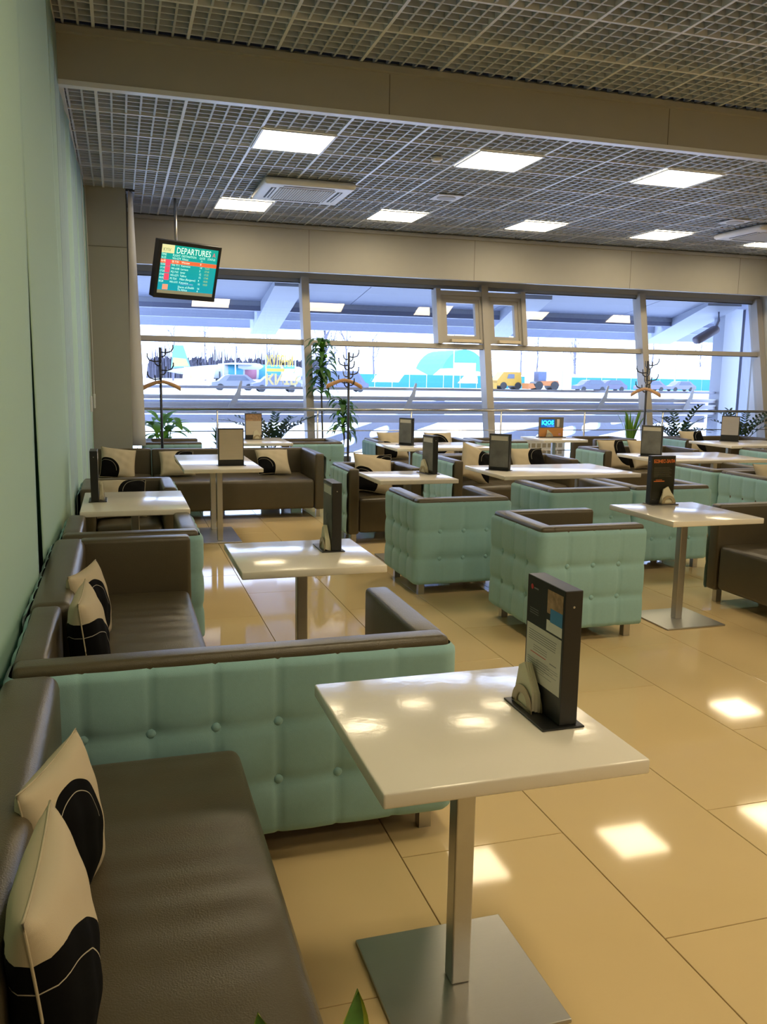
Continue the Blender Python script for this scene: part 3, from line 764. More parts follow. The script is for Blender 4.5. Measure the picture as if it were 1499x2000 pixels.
tag(part('napkins', MB().prism([(-0.05, 0), (0.045, 0), (0.03, 0.055), (-0.035, 0.105)], -0.006, 0.006), NAPKIN, None, False, (6.0 - 0.05, 11.25 - 0.04, TH + 0.0085)), 'folded napkins in the arch of the cyan lettered sign', 'napkins', 'napkins in the stands')

# ------------------------------------------------------------------ departures screen
ds = thing('departures_screen', 'tilted hanging departures screen with teal list and one orange row', 'screen', (0.70, 10.76, 3.13), 0)
part('pole', MB().tube([(0, 0, -0.25), (0, 0, ZC - 3.13)], 0.017, 10), STEEL, ds, True)
scr_M = Matrix.Translation((0.12, -0.12, -0.38)) @ Matrix.Rotation(math.radians(27), 4, 'Z') @ Matrix.Rotation(math.radians(17), 4, 'X')
def sub(o):
    o.parent = ds; o.matrix_local = scr_M; return o
hb = MB().rbox(-0.41, 0.41, 0.0, 0.10, -0.325, 0.325, 0.008).box(-0.41, 0.41, -0.012, 0.0, 0.285, 0.325).box(-0.41, 0.41, -0.012, 0.0, -0.325, -0.27).box(-0.41, -0.375, -0.012, 0.0, -0.27, 0.285).box(0.375, 0.41, -0.012, 0.0, -0.27, 0.285)
sub(part('housing', hb, BLACK, None))
sub(part('bracket', MB().box(-0.10, 0.10, 0.10, 0.13, -0.1, 0.28), BLACKM, None))
sm = bpy.data.materials.new('lit teal screen'); sm.use_nodes = True; nt = sm.node_tree; pb = nt.nodes['Principled BSDF']
tcn = nt.nodes.new('ShaderNodeTexCoord'); sx = nt.nodes.new('ShaderNodeSeparateXYZ'); cr = nt.nodes.new('ShaderNodeValToRGB'); mr = nt.nodes.new('ShaderNodeMapRange')
nt.links.new(tcn.outputs['Object'], sx.inputs[0]); nt.links.new(sx.outputs[2], mr.inputs[0]); mr.inputs[1].default_value = -0.27; mr.inputs[2].default_value = 0.285
cr.color_ramp.elements[0].color = (0.0, 0.27, 0.34, 1); cr.color_ramp.elements[1].color = (0.0, 0.30, 0.22, 1)
nt.links.new(mr.outputs[0], cr.inputs[0]); nt.links.new(cr.outputs[0], pb.inputs['Emission Color']); pb.inputs['Emission Strength'].default_value = 0.9
pb.inputs['Base Color'].default_value = (0.01, 0.01, 0.01, 1); pb.inputs['Roughness'].default_value = 0.2
sub(part('display', MB().box(-0.376, 0.376, -0.004, 0.0, -0.271, 0.286), sm, None))
def scr_rect(name, x0, x1, z0, z1, m, y=-0.0045): return sub(part(name, sheet(MB(), x0, x1, z0, z1, y), m, None))
scr_rect('logo_panel', -0.372, -0.21, 0.19, 0.283, mat('pale yellow screen', (0.62, 0.60, 0.30), 0.5, emit=0.75))
scr_rect('orange_row', -0.374, 0.374, 0.075, 0.118, mat('orange screen', (0.85, 0.10, 0.03), 0.5, emit=0.85))
scr_rect('taskbar', -0.374, 0.374, -0.27, -0.232, mat('olive screen', (0.22, 0.20, 0.12), 0.5, emit=0.6))
for z0, z1 in ((0.045, 0.118), (-0.03, 0.04), (-0.115, -0.04)): scr_rect('airline_logo', -0.305, -0.24, z0, z1, mat('crimson screen', (0.75, 0.06, 0.12), 0.5, emit=0.7), -0.005)
scr_rect('airline_logo', -0.31, -0.24, -0.225, -0.165, mat('pale red screen', (0.75, 0.25, 0.15), 0.5, emit=0.8), -0.005)
def scr_text(items, m, name, y=-0.0062):
    o = part(name, join_text(items, m), m, None); o.parent = ds
    if name.endswith('list'): o['kind'] = 'stuff'
    o.matrix_local = scr_M @ Matrix.Translation((0, y, 0)) @ Matrix.Rotation(PI / 2, 4, 'X')
LT = mat('pale screen text', (0.45, 0.75, 0.62), 0.5, emit=0.9)
scr_text([('DEPARTURES', 0.098, -0.185, 0.197, 'LEFT', 0.80)], mat('white screen text', (0.62, 0.85, 0.62), 0.5, emit=0.95), 'heading')
scr_text([('KYIV', 0.056, -0.355, 0.208, 'LEFT', 0.85)], mat('grey screen text', (0.15, 0.2, 0.1), 0.5, emit=0.6), 'lettering')
rows = [('16:25', 'W6 6279', 'Vilnius', '11', ''), ('16:45', 'SE 7101', 'Warsaw', '8', ''), ('16:55', 'W6 7711', 'Katowice', '14', '16:55'), ('17:10', 'W6 6185', 'Larnaca', '5', '17:10'),
        ('17:25', 'PQ 7101', 'Izmir', '12', '17:25'), ('17:40', 'W6 6271', 'Tallinn', '15', '17:40'), ('18:05', 'PS 7261', 'Milan (Bergamo)', '9', '18:05'), ('18:20', 'W6 6101', 'Katowice', '10', '18:20')]
it = [('TIME', 0.034, -0.37, 0.160, 'LEFT', 0.9), ('FLIGHT', 0.034, -0.225, 0.160, 'LEFT', 0.9), ('DESTINATION', 0.034, -0.11, 0.160, 'LEFT', 0.9), ('GATE', 0.034, 0.13, 0.160, 'LEFT', 0.9), ('STATUS', 0.034, 0.24, 0.160, 'LEFT', 0.9)]
for k, (a, b, c, g, s) in enumerate(rows):
    z = 0.127 - 0.0385 * k
    it += [(a, 0.034, -0.37, z, 'LEFT', 0.85), (b, 0.034, -0.225, z, 'LEFT', 0.85), (c, 0.034, -0.10, z, 'LEFT', 0.95), (g, 0.034, 0.15, z, 'LEFT', 0.9)]
it += [('Sharm el-Sheikh', 0.036, -0.11, -0.195, 'LEFT', 0.95), ('To Africa', 0.036, -0.11, -0.228, 'LEFT', 0.95), ('16', 0.034, 0.15, -0.195, 'LEFT', 1), ('4', 0.034, 0.15, -0.228, 'LEFT', 1)]
scr_text(it, LT, 'flight_list')
scr_text([(r[4], 0.032, 0.22, 0.127 - 0.0385 * k, 'LEFT', 0.9) for k, r in enumerate(rows) if r[4]], mat('olive screen text', (0.35, 0.42, 0.08), 0.5, emit=0.8), 'status_list')
scr_text([('CHECK-IN OPEN', 0.025, -0.08, -0.155, 'LEFT', 0.9)], mat('violet screen text', (0.25, 0.3, 0.6), 0.5, emit=0.8), 'lettering')
scr_text([('A', 0.07, 0.30, 0.20, 'LEFT', 0.9)], mat('red screen text', (0.6, 0.08, 0.12), 0.5, emit=0.8), 'lettering')

# ------------------------------------------------------------------ blinds along the left wall
bounds = [(1.1, 2.86), (2.80, 4.34), (4.27, 5.74)]
bl = ['nearest the viewer, cut by the left edge', 'second from the viewer, beside the nearest sofa', 'third from the viewer, behind the second wall sofa']
for k, (y0, y1) in enumerate(bounds):
    t = thing('fabric_blind', 'pale mint fabric blind panel, ' + bl[k], 'blind', (0, 0, 0), 0, 'fabric blinds along the left wall')
    vs = []; fs = []; ny, nz = 24, 16; zt = (ZN if y0 < 6.6 else ZC) - 0.02; zb = 0.06
    for i in range(ny + 1):
        for j in range(nz + 1):
            v = j / nz; z = zb + (zt - zb) * v; u = i / ny
            ya = y0 + (0.22 * (1 - v) if k == 2 else 0) ; yb = y1 + (-0.42 * (1 - v) if k == 1 else 0.42 * (1 - v) if k == 2 else -0.26 * (1 - v))
            y = ya + (yb - ya) * u
            x = -0.428 + 0.0125 * y + 0.022 * (u - 0.5) + 0.006 * math.sin(u * 5 + k) + 0.012 * (1 - v) * (u - 0.5)
            vs.append((x, y, z))
    for i in range(ny):
        for j in range(nz):
            a = i * (nz + 1) + j; fs.append((a, a + nz + 1, a + nz + 2, a + 1))
    mb = MB(); mb.add(vs, fs)
    o = part('fabric', mb, BLIND, t, True)
    so = o.modifiers.new('thickness', 'SOLIDIFY'); so.thickness = 0.003
    part('head_rail', MB().box(-0.475 + 0.0125 * y0, -0.425 + 0.0125 * y0, y0, y1, zt, zt + 0.03), WHITEM, t)
    part('bottom_bar', MB().box(-0.437 + 0.0125 * y0, -0.421 + 0.0125 * y0, y0 + 0.2 * (k == 2), y1 - 0.4 * (k == 1), 0.045, 0.07), WHITEM, t)
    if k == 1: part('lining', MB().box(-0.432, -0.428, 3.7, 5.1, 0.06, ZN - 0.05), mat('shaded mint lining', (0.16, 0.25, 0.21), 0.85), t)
t = thing('slatted_blind', 'mint vertical blind slats, some with blue daylight in their colour, between the wide fabric panels and the grey pillar', 'blind', (0, 0, 0))
y = 6.02; k = 0; rb = random.Random(4)
while y < 10.36:
    wd = 0.44; zt = (ZN if y < 6.5 else ZC) - 0.03; vs = []; fs = []
    a0 = rb.uniform(0.0, 0.10); a1 = rb.uniform(0.0, 0.10)
    for j in range(9):
        v = j / 8; z = 0.10 + (zt - 0.10) * v; a = a0 + (a1 - a0) * v
        for i in range(5):
            u = i / 4 - 0.5; vs.append((-0.425 + 0.0125 * y + math.sin(a) * wd * u + 0.012 * (0.25 - u * u), min(y + wd / 2 + math.cos(a) * wd * u, 10.41), z))
    for j in range(8):
        for i in range(4): q = j * 5 + i; fs.append((q, q + 1, q + 6, q + 5))
    mb = MB(); mb.add(vs, fs); o = part('slat', mb, (BLIND, BLIND_DAYLIGHT, BLIND_DAYLIGHT)[k % 3], t, True); so = o.modifiers.new('thickness', 'SOLIDIFY'); so.thickness = 0.002
    y += wd - 0.025; k += 1
part('head_rail', MB().box(-0.40, -0.34, 5.8, 6.72, ZN - 0.03, ZN).box(-0.38, -0.31, 6.86, 10.4, ZC - 0.03, ZC), WHITEM, t)
for yy, xx in ((9.3, -0.27), (10.2, -0.262)):
    part('chain', MB().tube([(xx - 0.02, yy, ZC - 0.03), (xx, yy, 2.0), (xx, yy, 1.32)], 0.004, 6), WHITEM, t)
    part('chain_weight', MB().rbox(xx - 0.012, xx + 0.012, yy - 0.012, yy + 0.012, 1.17, 1.33, 0.006), WHITEM, t)
# slat and chain loop at the window corner
vb = thing('vertical_blind', 'white twisted vertical blind slat with bead chain at the window corner', 'blind', (0.20, 10.52, 0))
vs = []; fs = []; n = 20
for j in range(n + 1):
    v = j / n; z = 0.72 + (3.58 - 0.72) * v; ang = 1.25 * v ** 0.8; hw = 0.0775; cx = 0.012 - 0.02 * v
    vs += [(cx - hw * math.cos(ang), -hw * math.sin(ang), z), (cx + 0.006 * math.sin(ang), -0.006, z), (cx + hw * math.cos(ang), hw * math.sin(ang), z)]
for j in range(n):
    for i in range(2): fs.append((j * 3 + i, j * 3 + i + 1, j * 3 + i + 4, j * 3 + i + 3))
mb = MB(); mb.add(vs, fs); o = part('slat', mb, BLINDW, vb, True); so = o.modifiers.new('t', 'SOLIDIFY'); so.thickness = 0.002
part('chain', MB().tube([(-0.045 + 0.04 * math.cos(a), -0.02, 0.72 + 0.065 * math.sin(a)) for a in [PI + PI * k / 10 for k in range(11)]], 0.004, 6), WHITEM, vb, True)
part('head_rail', MB().box(-0.09, 0.04, -0.05, 0.95, 3.575, 3.6), BLACKM, vb)
part('slat_stack', MB().box(-0.06, -0.045, 0.1, 0.9, 0.75, 3.57), mat('dark blind edge', (0.10, 0.10, 0.11), 0.7), vb)

# ------------------------------------------------------------------ coat racks and hangers
def hook_path(s, z, up=0.11, out=0.15):
    return [(0, 0, z), (s * out * 0.5, 0, z - 0.005), (s * out * 0.85, 0, z + 0.012), (s * out, 0, z + 0.05), (s * out, 0, z + up)]
def rack(x, y, rotz, top, label):
    t = thing('coat_rack', label, 'coat rack', (x, y, 0), rotz, 'tall dark coat racks')
    part('pole', MB().tube([(0, 0, 0.02), (0, 0, top)], 0.0155, 10), BLACKM, t, True)
    part('base', MB().lathe([(0.20, 0), (0.20, 0.012), (0.05, 0.024), (0.02, 0.04)], 24), BLACKM, t, SM)
    for k in range(4):
        s = -1 if k % 2 else 1; z = top - 0.055 - 0.105 * k
        part('hook', MB().tube(hook_path(s, z, 0.09), 0.008, 7), BLACKM, t, True)
        part('hook', MB().tube([(0, 0, z - 0.05), (s * 0.03, 0.0, z - 0.055), (s * 0.06, 0, z - 0.03), (s * 0.066, 0, z + 0.045)], 0.008, 7), BLACKM, t, True)
        M = Matrix.Rotation(PI / 2, 4, 'Z')
        part('hook', MB().tube([M @ Vector(p) for p in hook_path(s, z - 0.03, 0.085, 0.12)], 0.008, 7), BLACKM, t, True)
    return t
rack(0.485, 10.7, 0.0, 1.87, 'dark coat rack behind the long brown sofa, at the left window')
rack(2.73, 10.42, 0.35, 1.86, 'dark coat rack beside the tall leafy plant, at the first mullion')
rack(6.99, 10.42, -0.3, 1.84, 'dark coat rack by the spiky plant, at the right-hand windows')
def hanger(x, y, z, rotz, label):
    t = thing('coat_hanger', label, 'hanger', (x, y, z), rotz, 'wooden coat hangers')
    pts = []
    for k in range(17):
        u = k / 8 - 1; pts.append((0.225 * u, -0.02 * (1 - u * u), -0.085 * abs(u) ** 1.5))
    vs = []; fs = []
    for i, p in enumerate(pts):
        hw = 0.012 + 0.008 * abs(i / 8 - 1) ** 3; hh = 0.024 - 0.004 * math.cos(PI * (i / 8 - 1))
        for a in range(8):
            c, s2 = math.cos(2 * PI * a / 8), math.sin(2 * PI * a / 8); vs.append((p[0], p[1] + hw * c, p[2] + hh * s2))
    for i in range(16):
        for a in range(8): fs.append((i * 8 + a, (i + 1) * 8 + a, (i + 1) * 8 + (a + 1) % 8, i * 8 + (a + 1) % 8))
    fs.append(tuple(range(8))); fs.append(tuple(range(128, 136)))
    mb = MB(); mb.add(vs, fs); part('bar', mb, WOOD, t, True)
    part('hook', MB().tube([(0, -0.02, 0.02), (0, -0.02, 0.05), (0.02, -0.02, 0.075), (0.012, -0.02, 0.10), (-0.012, -0.02, 0.098)], 0.0025, 6), STEEL, t, True)
hanger(0.49, 10.655, 1.47, 0.05, 'wooden coat hanger on the rack behind the long brown sofa')
hanger(2.66, 10.37, 1.52, 0.0, 'wooden coat hanger on the rack beside the tall leafy plant')
hanger(6.95, 10.37, 1.46, -1.15, 'reddish wooden hanger seen at an angle on the rack by the spiky plant')

# radiator
rd = thing('radiator', 'white convector radiator with square vents under the railing near the cyan sign', 'radiator', (6.2, 12.0, 0))
part('body', MB().rbox(-0.45, 0.45, 0.0, 0.10, 0.12, 0.64, 0.01), WHITEM, rd)
for i in range(9):
    for j in range(2):
        x = -0.405 + i * 0.092; part('vent', MB().box(x, x + 0.065, -0.002, 0.0, 0.52 - 0.1 * j, 0.585 - 0.1 * j), mat('beige vent', (0.34, 0.31, 0.24), 0.7), rd)
part('foot', MB().box(-0.40, -0.36, 0.02, 0.08, 0, 0.12).box(0.36, 0.40, 0.02, 0.08, 0, 0.12), WHITEM, rd)

# ------------------------------------------------------------------ plants
def leaf_mesh(L, Wd, droop, m, curl=0.25):
    vs = []; fs = []; n = 8
    for i in range(n + 1):
        u = i / n; hw = Wd / 2 * math.sin(PI * min(1, u * 0.93 + 0.07)) ** 0.8 * (1 - 0.25 * u)
        if i == n: hw = 0.0008
        ang = droop * u; x = L * (math.sin(ang) / droop if abs(droop) > 1e-3 else u); z = -L * ((1 - math.cos(ang)) / droop if abs(droop) > 1e-3 else 0)
        vs += [(x, -hw, z + curl * hw), (x, 0, z), (x, hw, z + curl * hw)]
    for i in range(n):
        for k in range(2): fs.append((i * 3 + k, (i + 1) * 3 + k, (i + 1) * 3 + k + 1, i * 3 + k + 1))
    mb = MB(); mb.add(vs, fs); return mb.mesh('leaf', m, True)
def pot(t, r, h, label=None):
    part('pot', MB().lathe([(r * 0.8, 0), (r, h), (r * 0.92, h), (r * 0.9, h - 0.03)], 20), POT, t, SM)
    part('soil', MB().lathe([(r * 0.9, h - 0.03), (r * 0.5, h - 0.022), (0.001, h - 0.02)], 16), SOIL, t)
def plant_leaves(t, me, spots):
    for (x, y, z, rz, tilt, sc) in spots:
        o = obj('leaf', me, t, (x, y, z), (0, -tilt, rz)); o.scale = (sc,) * 3
R = random.Random(11)
# leafy plant at left window
p = thing('leafy_plant', 'bright green broad-leaved potted plant at the foot of the left coat rack', 'plant', (0.57, 12.0, 0)); pot(p, 0.125, 0.55)
lm = leaf_mesh(0.36, 0.18, 1.3, LEAFB)
sp = []
for k in range(26):
    a = 2 * PI * k / 26 + R.random() * 0.4; sp.append((0.10 * math.cos(a), 0.06 * math.sin(a), 0.66 + 0.30 * R.random(), a, 0.15 + 0.9 * R.random(), 0.7 + 0.4 * R.random()))
sp += [(0, 0, 0.86, 0.5, 1.35, 0.95), (0.02, 0, 0.8, 3.3, 1.0, 0.9)]
plant_leaves(p, lm, sp)
st = MB()
for s in sp[::2]: st.tube([(0, 0, 0.53), (s[0] * 0.6, s[1] * 0.6, 0.6), (s[0], s[1], s[2])], 0.005, 5)
part('stems', st, LEAFB, p, True)
# small spiky plant
p = thing('spiky_plant', 'small spiky rosette plant between the left armchair and the small far table', 'plant', (1.27, 12.0, 0)); pot(p, 0.11, 0.52)
lm = leaf_mesh(0.21, 0.035, 0.7, LEAF)
plant_leaves(p, lm, [(0.01 * math.cos(k), 0.01 * math.sin(k), 0.52 + 0.010 * k, k * 2.4, 0.35 + 0.042 * k, 1.1 - 0.012 * k) for k in range(26)])
part('stem', MB().tube([(0, 0, 0.5), (0, 0, 0.78)], 0.008, 6), STEM, p)
# arching fern-leaf plants
def zz(x, y, label, fronds, potr=0.17, poth=0.5, H=0.5, seed=1, kind='arching_plant'):
    rr = random.Random(seed); p = thing(kind, label, 'plant', (x, y, 0)); pot(p, potr, poth)
    leafl = [(-0.008, 0), (0.02, 0.016), (0.055, 0.019), (0.085, 0.0), (0.055, -0.014), (0.02, -0.012)]
    for f in range(fronds):
        a = 2 * PI * f / fronds + rr.random() * 0.5; L = H * (0.8 + 0.5 * rr.random()); bend = 0.7 + 1.0 * rr.random()
        pts = []; pos = Vector((0.03 * math.cos(a), 0.03 * math.sin(a), poth - 0.03)); el = PI / 2 - 0.15 - 0.55 * rr.random()
        for k in range(13):
            pts.append(pos.copy()); e = el - bend * (k / 12) ** 1.2
            pos += Vector((math.cos(a) * math.cos(e), math.sin(a) * math.cos(e), math.sin(e))) * (L / 12)
        mb = MB(); mb.tube(pts, 0.007, 5, 0.003)
        for k in range(3, 13):
            t = (pts[k] - pts[k - 1]).normalized(); side = t.cross(Vector((0, 0, 1))).normalized(); nrm = side.cross(t)
            for s in (-1, 1):
                d = (side * s * 0.85 + t * 0.65 + nrm * (0.25 * rr.random())).normalized(); q = d.cross(nrm).normalized()
                sc = 0.95 + 0.35 * rr.random()
                mb.add([pts[k] + d * (u * sc) + q * (v * sc) + nrm * 0.006 * (u > 0.05) for u, v in leafl], [(0, 1, 5), (1, 2, 4, 5), (2, 3, 4)])
        part('frond', mb, LEAFD, p, True)
    return p
zz(2.03, 12.0, 'dark arching plant in a low pot behind the small far table', 11, 0.13, 0.55, 0.74, 3)
zz(8.72, 12.0, 'dark arching plant by the railing, right of the spiky plant', 12, 0.13, 0.55, 0.70, 5)
zz(9.94, 12.0, 'dark arching plant by the railing at the far right corner', 10, 0.13, 0.56, 0.70, 8)
# dracaenas
def dracaena(x, y, label, stemtop, heads, seed, L=0.26):
    rr = random.Random(seed); p = thing('corn_plant', label, 'plant', (x, y, 0)); pot(p, 0.12, 0.42)
    lm = leaf_mesh(L, 0.085, 2.3, LEAF); lm2 = leaf_mesh(L * 0.95, 0.08, 1.8, LEAFB)
    part('stem', MB().tube([(0, 0, 0.4), (0.015, 0, 0.7), (-0.01, 0, stemtop * 0.75), (0, 0, stemtop)], 0.013, 7), STEM, p, True)
    for (z0, z1, n) in heads:
        for k in range(n):
            z = z0 + (z1 - z0) * k / n; a = k * 2.4 + rr.random() * 0.5
            o = obj('leaf', lm2 if rr.random() < 0.16 else lm, p, (0.01 * math.cos(a), 0.01 * math.sin(a), z), (0, -(0.35 + 0.55 * rr.random() + 0.5 * (k / n)), a)); o.scale = (0.75 + 0.4 * rr.random(),) * 3
dracaena(2.75, 11.99, 'tall potted dracaena with drooping leaves in front of the first mullion', 1.98, [(1.30, 1.55, 22), (1.5, 2.04, 64)], 4, 0.30)
dracaena(3.07, 11.99, 'shorter leafy dracaena right of the tall one, behind the coat rack', 1.16, [(0.76, 1.22, 52)], 9, 0.31)
# sword plants
def sword(x, y, label, n, L, wd, seed, poth, spread=0.28, m=None, kind='sword_plant'):
    rr = random.Random(seed); p = thing(kind, label, 'plant', (x, y, 0)); pot(p, 0.12, poth)
    for k in range(n):
        a = 2 * PI * k / n + rr.random(); sp = spread * (0.3 + rr.random()); l = L * (0.7 + 0.4 * rr.random())
        vs = []; fs = []
        for i in range(9):
            u = i / 8; hw = wd / 2 * (0.7 + 0.6 * u) * (1 if u < 0.55 else max(0.02, (1 - ((u - 0.55) / 0.45) ** 2)))
            c = Vector((math.cos(a) * sp * u * u * l + 0.04 * math.cos(a), math.sin(a) * sp * u * u * l + 0.04 * math.sin(a), poth - 0.04 + l * u))
            q = Vector((-math.sin(a + 0.6 * u), math.cos(a + 0.6 * u), 0))
            vs += [c - q * hw, c - q * hw * 0.7 + Vector((math.cos(a), math.sin(a), 0)) * 0.003, c + Vector((math.cos(a), math.sin(a), 0)) * 0.005, c + q * hw * 0.7 + Vector((math.cos(a), math.sin(a), 0)) * 0.003, c + q * hw]
        mb = MB()
        for i in range(8):
            pass
        mb.v = [tuple(v) for v in vs]
        for i in range(8):
            for j in range(4): mb.f.append((i * 5 + j, (i + 1) * 5 + j, (i + 1) * 5 + j + 1, i * 5 + j + 1)); mb.mi.append(1 if j in (0, 3) else 0)
        part('leaf', mb, [m or LEAF, LEAFY], p, True)
    return p
LEAFY = mat('yellow green leaf edge', (0.30, 0.40, 0.06), 0.45)
sword(7.8, 11.99, 'tall green and yellow sword-leaved plant at the third mullion', 26, 0.62, 0.038, 2, 0.5, 0.26, LEAFB, 'sword_plant')
# snake plant at the viewer's feet: two leaf tips reach the frame
p = thing('snake_plant', 'snake plant whose two leaf tips rise at the bottom edge', 'plant', (0.22, 0.98, 0)); pot(p, 0.10, 0.30)
def snake_leaf(dx, dy, L, wd, rot):
    vs = []; mb = MB(); n = 24
    for i in range(n + 1):
        u = i / n; hw = wd / 2 * (0.75 + 0.45 * min(1, u * 1.6)) * (1 if u < 0.78 else max(0.012, (1 - ((u - 0.78) / 0.22) ** 2.2)))
        for f, k in ((-1, 0.006), (-0.72, 0.002), (0, 0), (0.72, 0.002), (1, 0.006)):
            xx = f * hw; vs.append((dx * u + xx * math.cos(rot), dy * u + xx * math.sin(rot) - k, 0.27 + L * u))
    mb.v = vs
    for i in range(n):
        for j in range(4): mb.f.append((i * 5 + j, (i + 1) * 5 + j, (i + 1) * 5 + j + 1, i * 5 + j + 1)); mb.mi.append(1 if j in (0, 3) else 0)
    part('leaf', mb, [mat('banded snake leaf', (0.05, 0.20, 0.03), 0.4, noise=0.5, nscale=28, stretch=(0.4, 0.4, 2.5)), mat('snake leaf edge', (0.33, 0.42, 0.03), 0.45)], p, True)
snake_leaf(0.062, 0.02, 0.502, 0.052, 0.25)
snake_leaf(-0.072, 0.02, 0.497, 0.052, -0.1)
snake_leaf(0.02, -0.05, 0.38, 0.036, 0.8)
snake_leaf(-0.03, -0.04, 0.33, 0.036, -0.7)

# ------------------------------------------------------------------ outside: canopy and sunshade steel
struct('ground', MB().box(-200, 320, 12.62, 520, -0.4, -0.06), SNOW)
cp = thing('canopy', 'blue grey entrance canopy with stepped blades and slanting arms outside the windows', 'canopy', (0, 0, 0))
for i in range(9):
    x = -4 + i * 2.6
    q = MB(); q.prism([(12.95, 2.96), (14.42, 2.755), (14.42, 2.80), (12.95, 3.02)], x, x + 2.585, 'yz')
    part('soffit_panel', q, EXTG, cp)
part('pale_strip', MB().box(-6, 18, 14.43, 14.5, 2.68, 2.80), EXTL, cp)
part('blade', MB().box(-6, 18, 14.45, 14.52, 2.60, 2.68), EXTD, cp)
part('blade', MB().box(-6, 18, 14.52, 14.9, 2.62, 2.66), EXTD, cp)
part('blade', MB().box(-6, 18, 15.2, 15.35, 2.51, 2.74), EXTG, cp)
part('blade', MB().box(-6, 18, 15.9, 16.0, 2.395, 2.67), mat('pale canopy blade', (0.26, 0.29, 0.38), 0.5), cp)
def strut(a, b, wd, h):
    a = Vector(a); b = Vector(b); mb = MB(); d = (b - a); sd = Vector((d.y, -d.x, 0)).normalized() * wd / 2
    vs = []
    for p_ in (a, b):
        for sg_ in (-1, 1):
            for z in (0, h): vs.append(p_ + sd * sg_ + Vector((0, 0, z)))
    mb.add(vs, [(0, 1, 3, 2), (4, 6, 7, 5), (0, 2, 6, 4), (1, 5, 7, 3), (0, 4, 5, 1), (2, 3, 7, 6)])
    part('arm', mb, EXTL, cp)
strut((2.49, 13.0, 2.87), (2.52, 15.75, 2.28), 0.46, 0.30)
strut((6.58, 13.0, 2.85), (7.02, 15.75, 2.28), 0.48, 0.30)
strut((10.2, 13.0, 2.88), (10.72, 15.75, 2.32), 0.62, 0.30)
part('column', MB().box(10.62, 11.0, 13.5, 13.8, -0.06, 3.2), EXTL, cp)
part('column', MB().box(11.06, 11.25, 13.5, 13.8, -0.06, 3.2), EXTD, cp)
fl_ = thing('floodlight', 'dark grey floodlight hanging under the canopy at the right window', 'floodlight', (10.15, 13.35, 2.55))
part('arm', MB().tube([(0.2, 0, 0.3), (0.22, 0, 0.1), (0.14, 0, -0.08)], 0.03, 8), EXTD, fl_)
part('head', MB().rbox(-0.26, 0.26, -0.10, 0.10, -0.07, 0.07, 0.06, (2, 1, 1), 0, 3, Matrix.Rotation(-0.5, 4, 'Y') @ Matrix.Translation((-0.1, 0, -0.12))), mat('grey lamp housing', (0.15, 0.14, 0.2), 0.5), fl_, True)

sh = thing('sunshade_rails', 'steel sunshade with pale horizontal rails and slanted fins outside the glass', 'sunshade', (0, 13.6, 0))
part('rail', MB().tube([(-1, 0, 1.365), (10.6, 0, 1.365)], 0.022, 8), mat('lavender steel tube', (0.55, 0.58, 0.7), 0.4), sh, True)
for z, d in ((1.235, 0.025), (1.125, 0.04), (1.02, 0.03)):
    part('blade', MB().box(-1, 10.6, -0.03, 0.20, z - d - 0.03, z), mat('sunshade blade', (0.72, 0.74, 0.84), 0.5), sh)
    part('blade_edge', MB().box(-1, 10.6, -0.05, -0.03, z - 0.012, z + 0.012), mat('pale blade edge', (0.8, 0.84, 0.92), 0.5), sh)
part('deck', MB().box(-1, 10.6, 0.25, 0.40, 0.80, 0.93), MATS['sunshade blade'], sh)
part('deck', MB().box(-1, 10.6, 0.25, 0.32, 1.04, 1.16), mat('grey shade deck', (0.62, 0.66, 0.76), 0.6), sh)
for x in (1.75, 4.62, 8.22, 10.0):
    fin = [(-0.14, 1.05), (-0.06, 1.20), (0.0, 1.30), (0.06, 1.47), (0.09, 1.46), (0.06, 1.25), (-0.02, 1.10), (-0.08, 1.02)]
    part('fin', MB().prism(fin, -0.08, -0.06), mat('pale fin steel', (0.75, 0.79, 0.88), 0.5), sh, False, (x, 0, 0))
def holed_beam(pts, h, holes, label):
    cu = bpy.data.curves.new('c', 'CURVE'); cu.dimensions = '2D'; cu.fill_mode = 'BOTH'; cu.extrude = 0.05
    def spl(ps):
        s = cu.splines.new('POLY'); s.points.add(len(ps) - 1); s.use_cyclic_u = True
        for q, p2 in zip(s.points, ps): q.co = (p2[0], p2[1], 0, 1)
    (xa, za), (xb, zb) = pts
    spl([(xa, za - h / 2), (xb, zb - h / 2), (xb, zb + h / 2), (xa, za + h / 2)])
    for u, rx, rz in holes:
        cx = xa + (xb - xa) * u; cz = za + (zb - za) * u; sl = (zb - za) / (xb - xa)
        ps = []
        for k in range(16):
            a = 2 * PI * k / 16; ex = rx * math.copysign(abs(math.cos(a)) ** 0.6, math.cos(a)); ez = rz * math.copysign(abs(math.sin(a)) ** 0.6, math.sin(a))
            ps.append((cx + ex, cz + ez + sl * ex))
        spl(ps)
    o = bpy.data.objects.new('c', cu); COL.objects.link(o)
    me = bpy.data.meshes.new_from_object(o.evaluated_get(bpy.context.evaluated_depsgraph_get()))
    bpy.data.objects.remove(o); me.materials.clear(); me.materials.append(mat('grey sloping beam', (0.58, 0.62, 0.74), 0.5))
    b = obj('holed_beam', me, None, (0, 14.6, 0), (PI / 2, 0, 0)); return tag(b, label, 'beam', 'sloping holed beams outside')
holed_beam([(6.4, 0.28), (10.4, 1.02)], 0.42, [(0.30, 0.16, 0.07), (0.42, 0.2, 0.09), (0.55, 0.2, 0.08), (0.7, 0.18, 0.06)], 'sloping grey steel beam with oval holes rising to the right behind the cyan sign')
holed_beam([(2.9, 0.12), (5.6, 1.0)], 0.40, [(0.33, 0.15, 0.07), (0.55, 0.18, 0.07)], 'sloping grey steel beam with oval holes behind the short dracaena')

